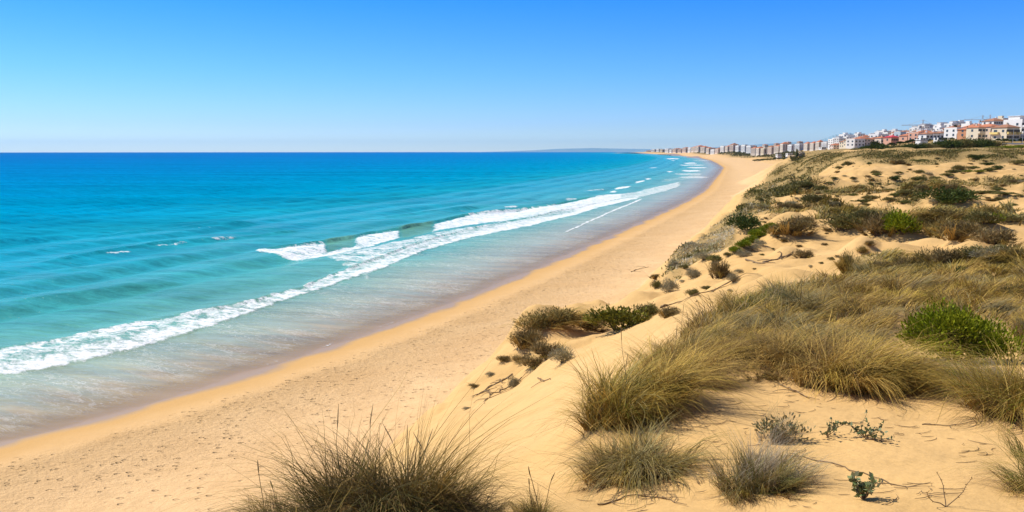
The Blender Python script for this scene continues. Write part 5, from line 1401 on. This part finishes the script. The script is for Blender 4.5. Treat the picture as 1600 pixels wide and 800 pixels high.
# tower cranes
def lattice(p0, p1, w, n):
    """square lattice between two points: chords and diagonals"""
    p0 = np.array(p0, float); p1 = np.array(p1, float); ax = (p1 - p0); Ln = np.linalg.norm(ax); ax /= Ln
    ref = np.array([0, 0, 1.0]) if abs(ax[2]) < .9 else np.array([1.0, 0, 0])
    s = np.cross(ax, ref); s /= np.linalg.norm(s); b = np.cross(s, ax)
    cor = [(s * i + b * j) * w / 2 for i, j in ((-1, -1), (1, -1), (1, 1), (-1, 1))]
    P = [(np.array([p0 + c, p1 + c]), [w * .09] * 2) for c in cor]
    for k in range(n):
        a = p0 + ax * Ln * k / n; e = p0 + ax * Ln * (k + 1) / n
        for i in range(4):
            P.append((np.array([a + cor[i], e + cor[(i + 1) % 4]]), [w * .06] * 2))
    return tubes(P, 4)
def crane(label, px, py_foot, py_top, Y, jib_l, cjib_l, turn):
    loc = level(px, py_foot, Y); H = (py_foot - py_top) * Y / F_PX
    root = bpy.data.objects.new("tower_crane", None); COL.objects.link(root); root.location = loc; root.rotation_euler = (0, 0, turn); root.empty_display_size = 2
    tag(root, label, "crane", "tower cranes over the town")
    link("mast", mesh_np("mast", *lattice((0, 0, -4), (0, 0, H - 4), 1.3, 16), [M_STEEL]), root)
    link("tower_top", mesh_np("tower_top", *lattice((0, 0, H - 3.2), (0, 0, H), .7, 3), [M_STEEL]), root)
    jb = link("jib", mesh_np("jib", *lattice((.8, 0, H - 3.4), (jib_l, 0, H - 3.4), .5, 18), [M_STEEL]), root)
    link("tie_bar", mesh_np("tie_bar", *tubes([(np.array([[0, 0, H], [jib_l * .66, 0, H - 3]]), [.05, .05]), (np.array([[0, 0, H], [-cjib_l * .9, 0, H - 3]]), [.05, .05])], 4), [M_STEEL]), root)
    cj = link("counter_jib", mesh_np("counter_jib", *boxes([(-cjib_l, -.8, -.6, .6, H - 3.7, H - 3.3)]), [M_STEEL]), root)
    link("counterweight", mesh_np("counterweight", *boxes([(-cjib_l, -cjib_l + 1.8, -.8, .8, H - 5.4, H - 3.72)]), [M_GREYSTEEL]), cj)
    link("cab", mesh_np("cab", *boxes([(.75, 2.1, -1.6, -.5, H - 5.4, H - 3.9)]), [M_GREYSTEEL]), root)
    link("hook_block", mesh_np("hook_block", *tubes([(np.array([[jib_l * .6, 0, H - 3.8], [jib_l * .6, 0, H - 9]]), [.06, .06]), (np.array([[jib_l * .6, 0, H - 9.9], [jib_l * .6, 0, H - 9.02]]), [.3, .3])], 6), [M_GREYSTEEL]), jb)
crane("reddish tower crane rising from the salmon pink block", 1440.5, 220, 188, 545, 13, 6, R_(150))
crane("tower crane on the ridge with its counterweight turned to the right", 1534, 204, 181, 660, 17, 7, R_(190))
crane("thin tower crane on the ridge, just left of the cream tower topped block", 1546, 200, 180, 680, 13, 6, R_(80))

# trees and thickets along the foot of the town
def tree_kind(seed, cols, wts, trunk_h=.45, n=1500):
    r = np.random.RandomState(seed)
    g = leaves(r, n, .5, .5, .62, .11, cols, wts, 14, .38, .4, .3, .6, trunk_h - .06, .15)
    cr = mesh_np("crown", g[0], g[1], [M_LEAF], False, {"tint": g[2]})
    P = [(wander(r, (0, 0, -.05), (0, 0, 1), trunk_h + .2, 5, .06), np.linspace(.045, .02, 5))]
    for i in range(6):
        a = r.rand() * 6.28; P.append((wander(r, (0, 0, trunk_h * .7), (math.cos(a), math.sin(a), 1.0), .42, 5, .15), np.linspace(.02, .006, 5)))
    return cr, mesh_np("trunk", *tubes(P, 6), [M_STEM], True)
TK = [tree_kind(401, ((.045, .065, .02), (.07, .09, .03), (.10, .11, .04)), (3, 2, 1)), tree_kind(402, ((.06, .085, .022), (.09, .115, .03), (.12, .13, .05)), (3, 2, 1), .3)]
def tree(label, px, py, Y, wpx, hpx, k=0, group=None):
    s = Y / F_PX; loc = at(px, Y, -.1)
    root = bpy.data.objects.new("tree", None); COL.objects.link(root); root.location = loc; root.rotation_euler = (0, 0, rt.rand() * 6); root.scale = (wpx * s, wpx * s, hpx * s); root.empty_display_size = .3
    tag(root, label, "tree", group)
    link("crown", TK[k][0], root); link("trunk", TK[k][1], root)
tree("dark pointed tree on the ridge, standing above the white houses", 1490.5, 206, 690, 7, 13, 0)
for px, py, Y, w, h, lab in [(1568, 224, 425, 12, 9, "round tree in front of the yellow balconies"), (1580, 225, 420, 10, 9, "tree between the pale mast and the yellow balconies"), (1595, 226, 420, 12, 9, "dark tree at the right edge in front of the white block"), (1558, 222, 430, 10, 7, "tree in front of the dark red roofed block"), (1450, 221.5, 500, 8, 5, "small round tree before the second terraced house"), (1485, 220, 490, 9, 5, "small tree before the white block, above the dark thicket"),
                             (1368, 230, 520, 16, 17, "tall bushy tree left of the house with crimson awning"), (1405, 224, 530, 12, 6, "dark tree before the low salmon house"), (1352, 231, 560, 12, 8, "dark tree left of the tall bushy tree"), (1425, 222.5, 510, 10, 5, "low tree before the salmon pink block")]:
    tree(lab, px, py, Y, w, h, int(rt.rand() * 2))
for i in range(34):
    px = 1296 + i * 2.3 * 2 + rt.randn() * 2; f = (px - 1290) / 170
    if px > 1470: break
    tree("dark green garden tree along the foot of the hill town", px, 231.5 - 9.5 * f + rt.randn() * .4, 640 - 160 * f + rt.randn() * 12, 8 + 4 * rt.rand(), 4.5 + 3 * rt.rand(), int(rt.rand() * 2), "garden trees below the hill town")
for i in range(26):
    px = 1180 + i * 4.7 + rt.randn(); f = (px - 1180) / 120
    tree("dark green tree along the foot of the beachfront blocks", px, 237.2 - 3.5 * f, 1150 - 380 * f, 6 + 3 * rt.rand(), 3.4 + 2 * rt.rand(), int(rt.rand() * 2), "trees below the beachfront blocks")
# thicket of dark shrubs
for i, (x, y, w, h) in enumerate([(1432, 237, 34, 8), (1450, 236, 30, 9), (1468, 235, 34, 11), (1485, 234, 36, 14), (1502, 233, 36, 15), (1520, 232, 36, 15), (1537, 231, 34, 14), (1553, 230, 30, 12), (1475, 230, 30, 9), (1495, 227, 34, 9), (1515, 225, 30, 8), (1535, 225, 30, 8), (1415, 238, 28, 7), (1395, 239, 30, 7), (1375, 240, 30, 9), (1355, 240, 26, 8), (1340, 241, 26, 7), (1320, 242, 24, 6), (1300, 243, 22, 5)]):
    Y = float(np.interp(x, [1300, 1360, 1430, 1560], [380, 345, 350, 365])) + (20 if y < 228.5 else 0)
    loc = level(x, y, Y); s = Y / F_PX
    bush_world(("dark", "olive", "dark")[i % 3], loc[0], loc[1], w * s * 1.1, h * s * 1.75, "dense dark shrub, one of the thicket below the town", "dark thicket below the town")
for x, y, w, h in [(1570, 236, 34, 8), (1590, 236, 36, 9), (1550, 238, 26, 6)]:
    loc = level(x, y, 345); s = 345 / F_PX
    bush_world("green", loc[0], loc[1], w * s, h * s, "bright olive green shrub at the right edge below the white garden wall", "green shrubs below the garden wall")
# pale outcrop of old dune rock
def rock(name, label, px, py, Y, wpx, hpx, seed):
    r = np.random.RandomState(seed); s = Y / F_PX; loc = level(px, py, Y)
    n, m = 18, 10
    V = []
    for j in range(m + 1):
        for i in range(n):
            a = i / n * 2 * math.pi; b = j / m * math.pi / 2
            rad = 1 + .28 * float(noise2(math.cos(a) * 1.7 + seed, math.sin(a) * 1.7 + b * 2)) + .12 * float(noise2(math.cos(a) * 5, math.sin(a) * 5 + b * 5))
            q = max(abs(math.cos(a)), abs(math.sin(a)))
            V.append((math.cos(a) / q ** .6 * math.cos(b) ** .5 * rad * wpx * s / 2, math.sin(a) / q ** .6 * math.cos(b) ** .5 * rad * wpx * s / 2, math.sin(b) ** .8 * hpx * s * rad - .6))
    V = np.array(V); i = np.arange((m + 1) * n).reshape(m + 1, n); j = np.roll(i, -1, 1)
    o = link(name, mesh_np(name, V, np.stack([i[:-1], j[:-1], j[1:], i[1:]], -1).reshape(-1, 4), [plain("sandstone", (.52, .38, .24), .9, .3, .35)], False), None, loc)
    tag(o, label, "rock")
rock("rock_outcrop", "square pale sandstone outcrop sticking up on the dune edge before the blocks", 1251, 242, 400, 11, 6.5, 5)
rock("rock_outcrop", "low sandstone ledge left of the square outcrop", 1238, 244, 400, 14, 3, 9)

# distant hills
def hills(name, label, pts, Y, depth):
    """ridge line surveyed against the sky, a real ridge falling away on both sides"""
    a = np.array(pts, float); xs = np.linspace(a[0, 0], a[-1, 0], 160)
    ys = np.interp(xs, a[:, 0], a[:, 1])
    az, sl = ray(xs, ys); r = Y / np.cos(az)
    H = np.maximum(EYE + sl * r, -60) * (1 + .05 * fbm(xs / 5, xs * 0 + Y * .01, 3))
    V = []; K = np.linspace(-1, 1, 17)
    for k in K:
        rr = r + k * depth
        base = -rr ** 2 / (2 * RE) - 20
        z = base + (H - base) * (1 - np.abs(k) ** 1.3) * (1 + .25 * (np.abs(k) * (1 - np.abs(k))) * fbm(xs / 4 + k * 3, xs * 0 + k * 4, 3))
        V.append(np.stack([rr * np.sin(az), rr * np.cos(az), z], 1))
    V = np.concatenate(V); i = np.arange(17 * 160).reshape(17, 160)
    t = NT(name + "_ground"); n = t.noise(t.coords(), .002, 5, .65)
    t.set(t.b.inputs["Base Color"], t.ramp(n, [(.3, (.14, .27, .37)), (.7, (.24, .35, .42))])); t.b.inputs["Roughness"].default_value = .95; t.b.inputs["Specular IOR Level"].default_value = .1  # the blue of distance haze is put into the hills' base colour
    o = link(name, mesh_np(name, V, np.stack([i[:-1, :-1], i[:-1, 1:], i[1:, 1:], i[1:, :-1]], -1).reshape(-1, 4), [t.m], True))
    tag(o, label, "hills", kind="structure")
hills("hills", "faint blue hills beyond the far end of the bay", [(740, 238), (790, 236.5), (830, 235), (870, 232.6), (905, 231.8), (925, 231.2), (950, 231.8), (985, 232.5), (1020, 233), (1060, 233), (1110, 234)], 30000, 2600)
hills("hills", "low dark ridge of land under the faint blue hills", [(960, 238), (1000, 235.5), (1020, 235), (1050, 233.5), (1100, 231), (1160, 227), (1230, 222.5), (1300, 220), (1380, 221)], 14000, 1200)
hills("hills", "blue hill rising behind the left end of the hill town", [(1262, 228), (1285, 217), (1305, 210.5), (1322, 207.5), (1338, 208.5), (1360, 213), (1400, 222)], 7000, 500)

# sea air between here and the hills
t = NT("sea_air"); t.n.remove(t.b)
pv = t.new("ShaderNodeVolumePrincipled"); pv.inputs["Color"].default_value = (.34, .66, 1.0, 1); pv.inputs["Density"].default_value = 1.8e-5; pv.inputs["Anisotropy"].default_value = 0.2
t.l.new(pv.outputs[0], t.out.inputs["Volume"])
HAZE = True
if HAZE:
    hz = link("haze", mesh_np("haze", *boxes([(-36000, 36000, -9000, 36000, -140, 420)]), [t.m]))
    tag(hz, "thin blue sea air over the whole coast", "haze", kind="stuff")
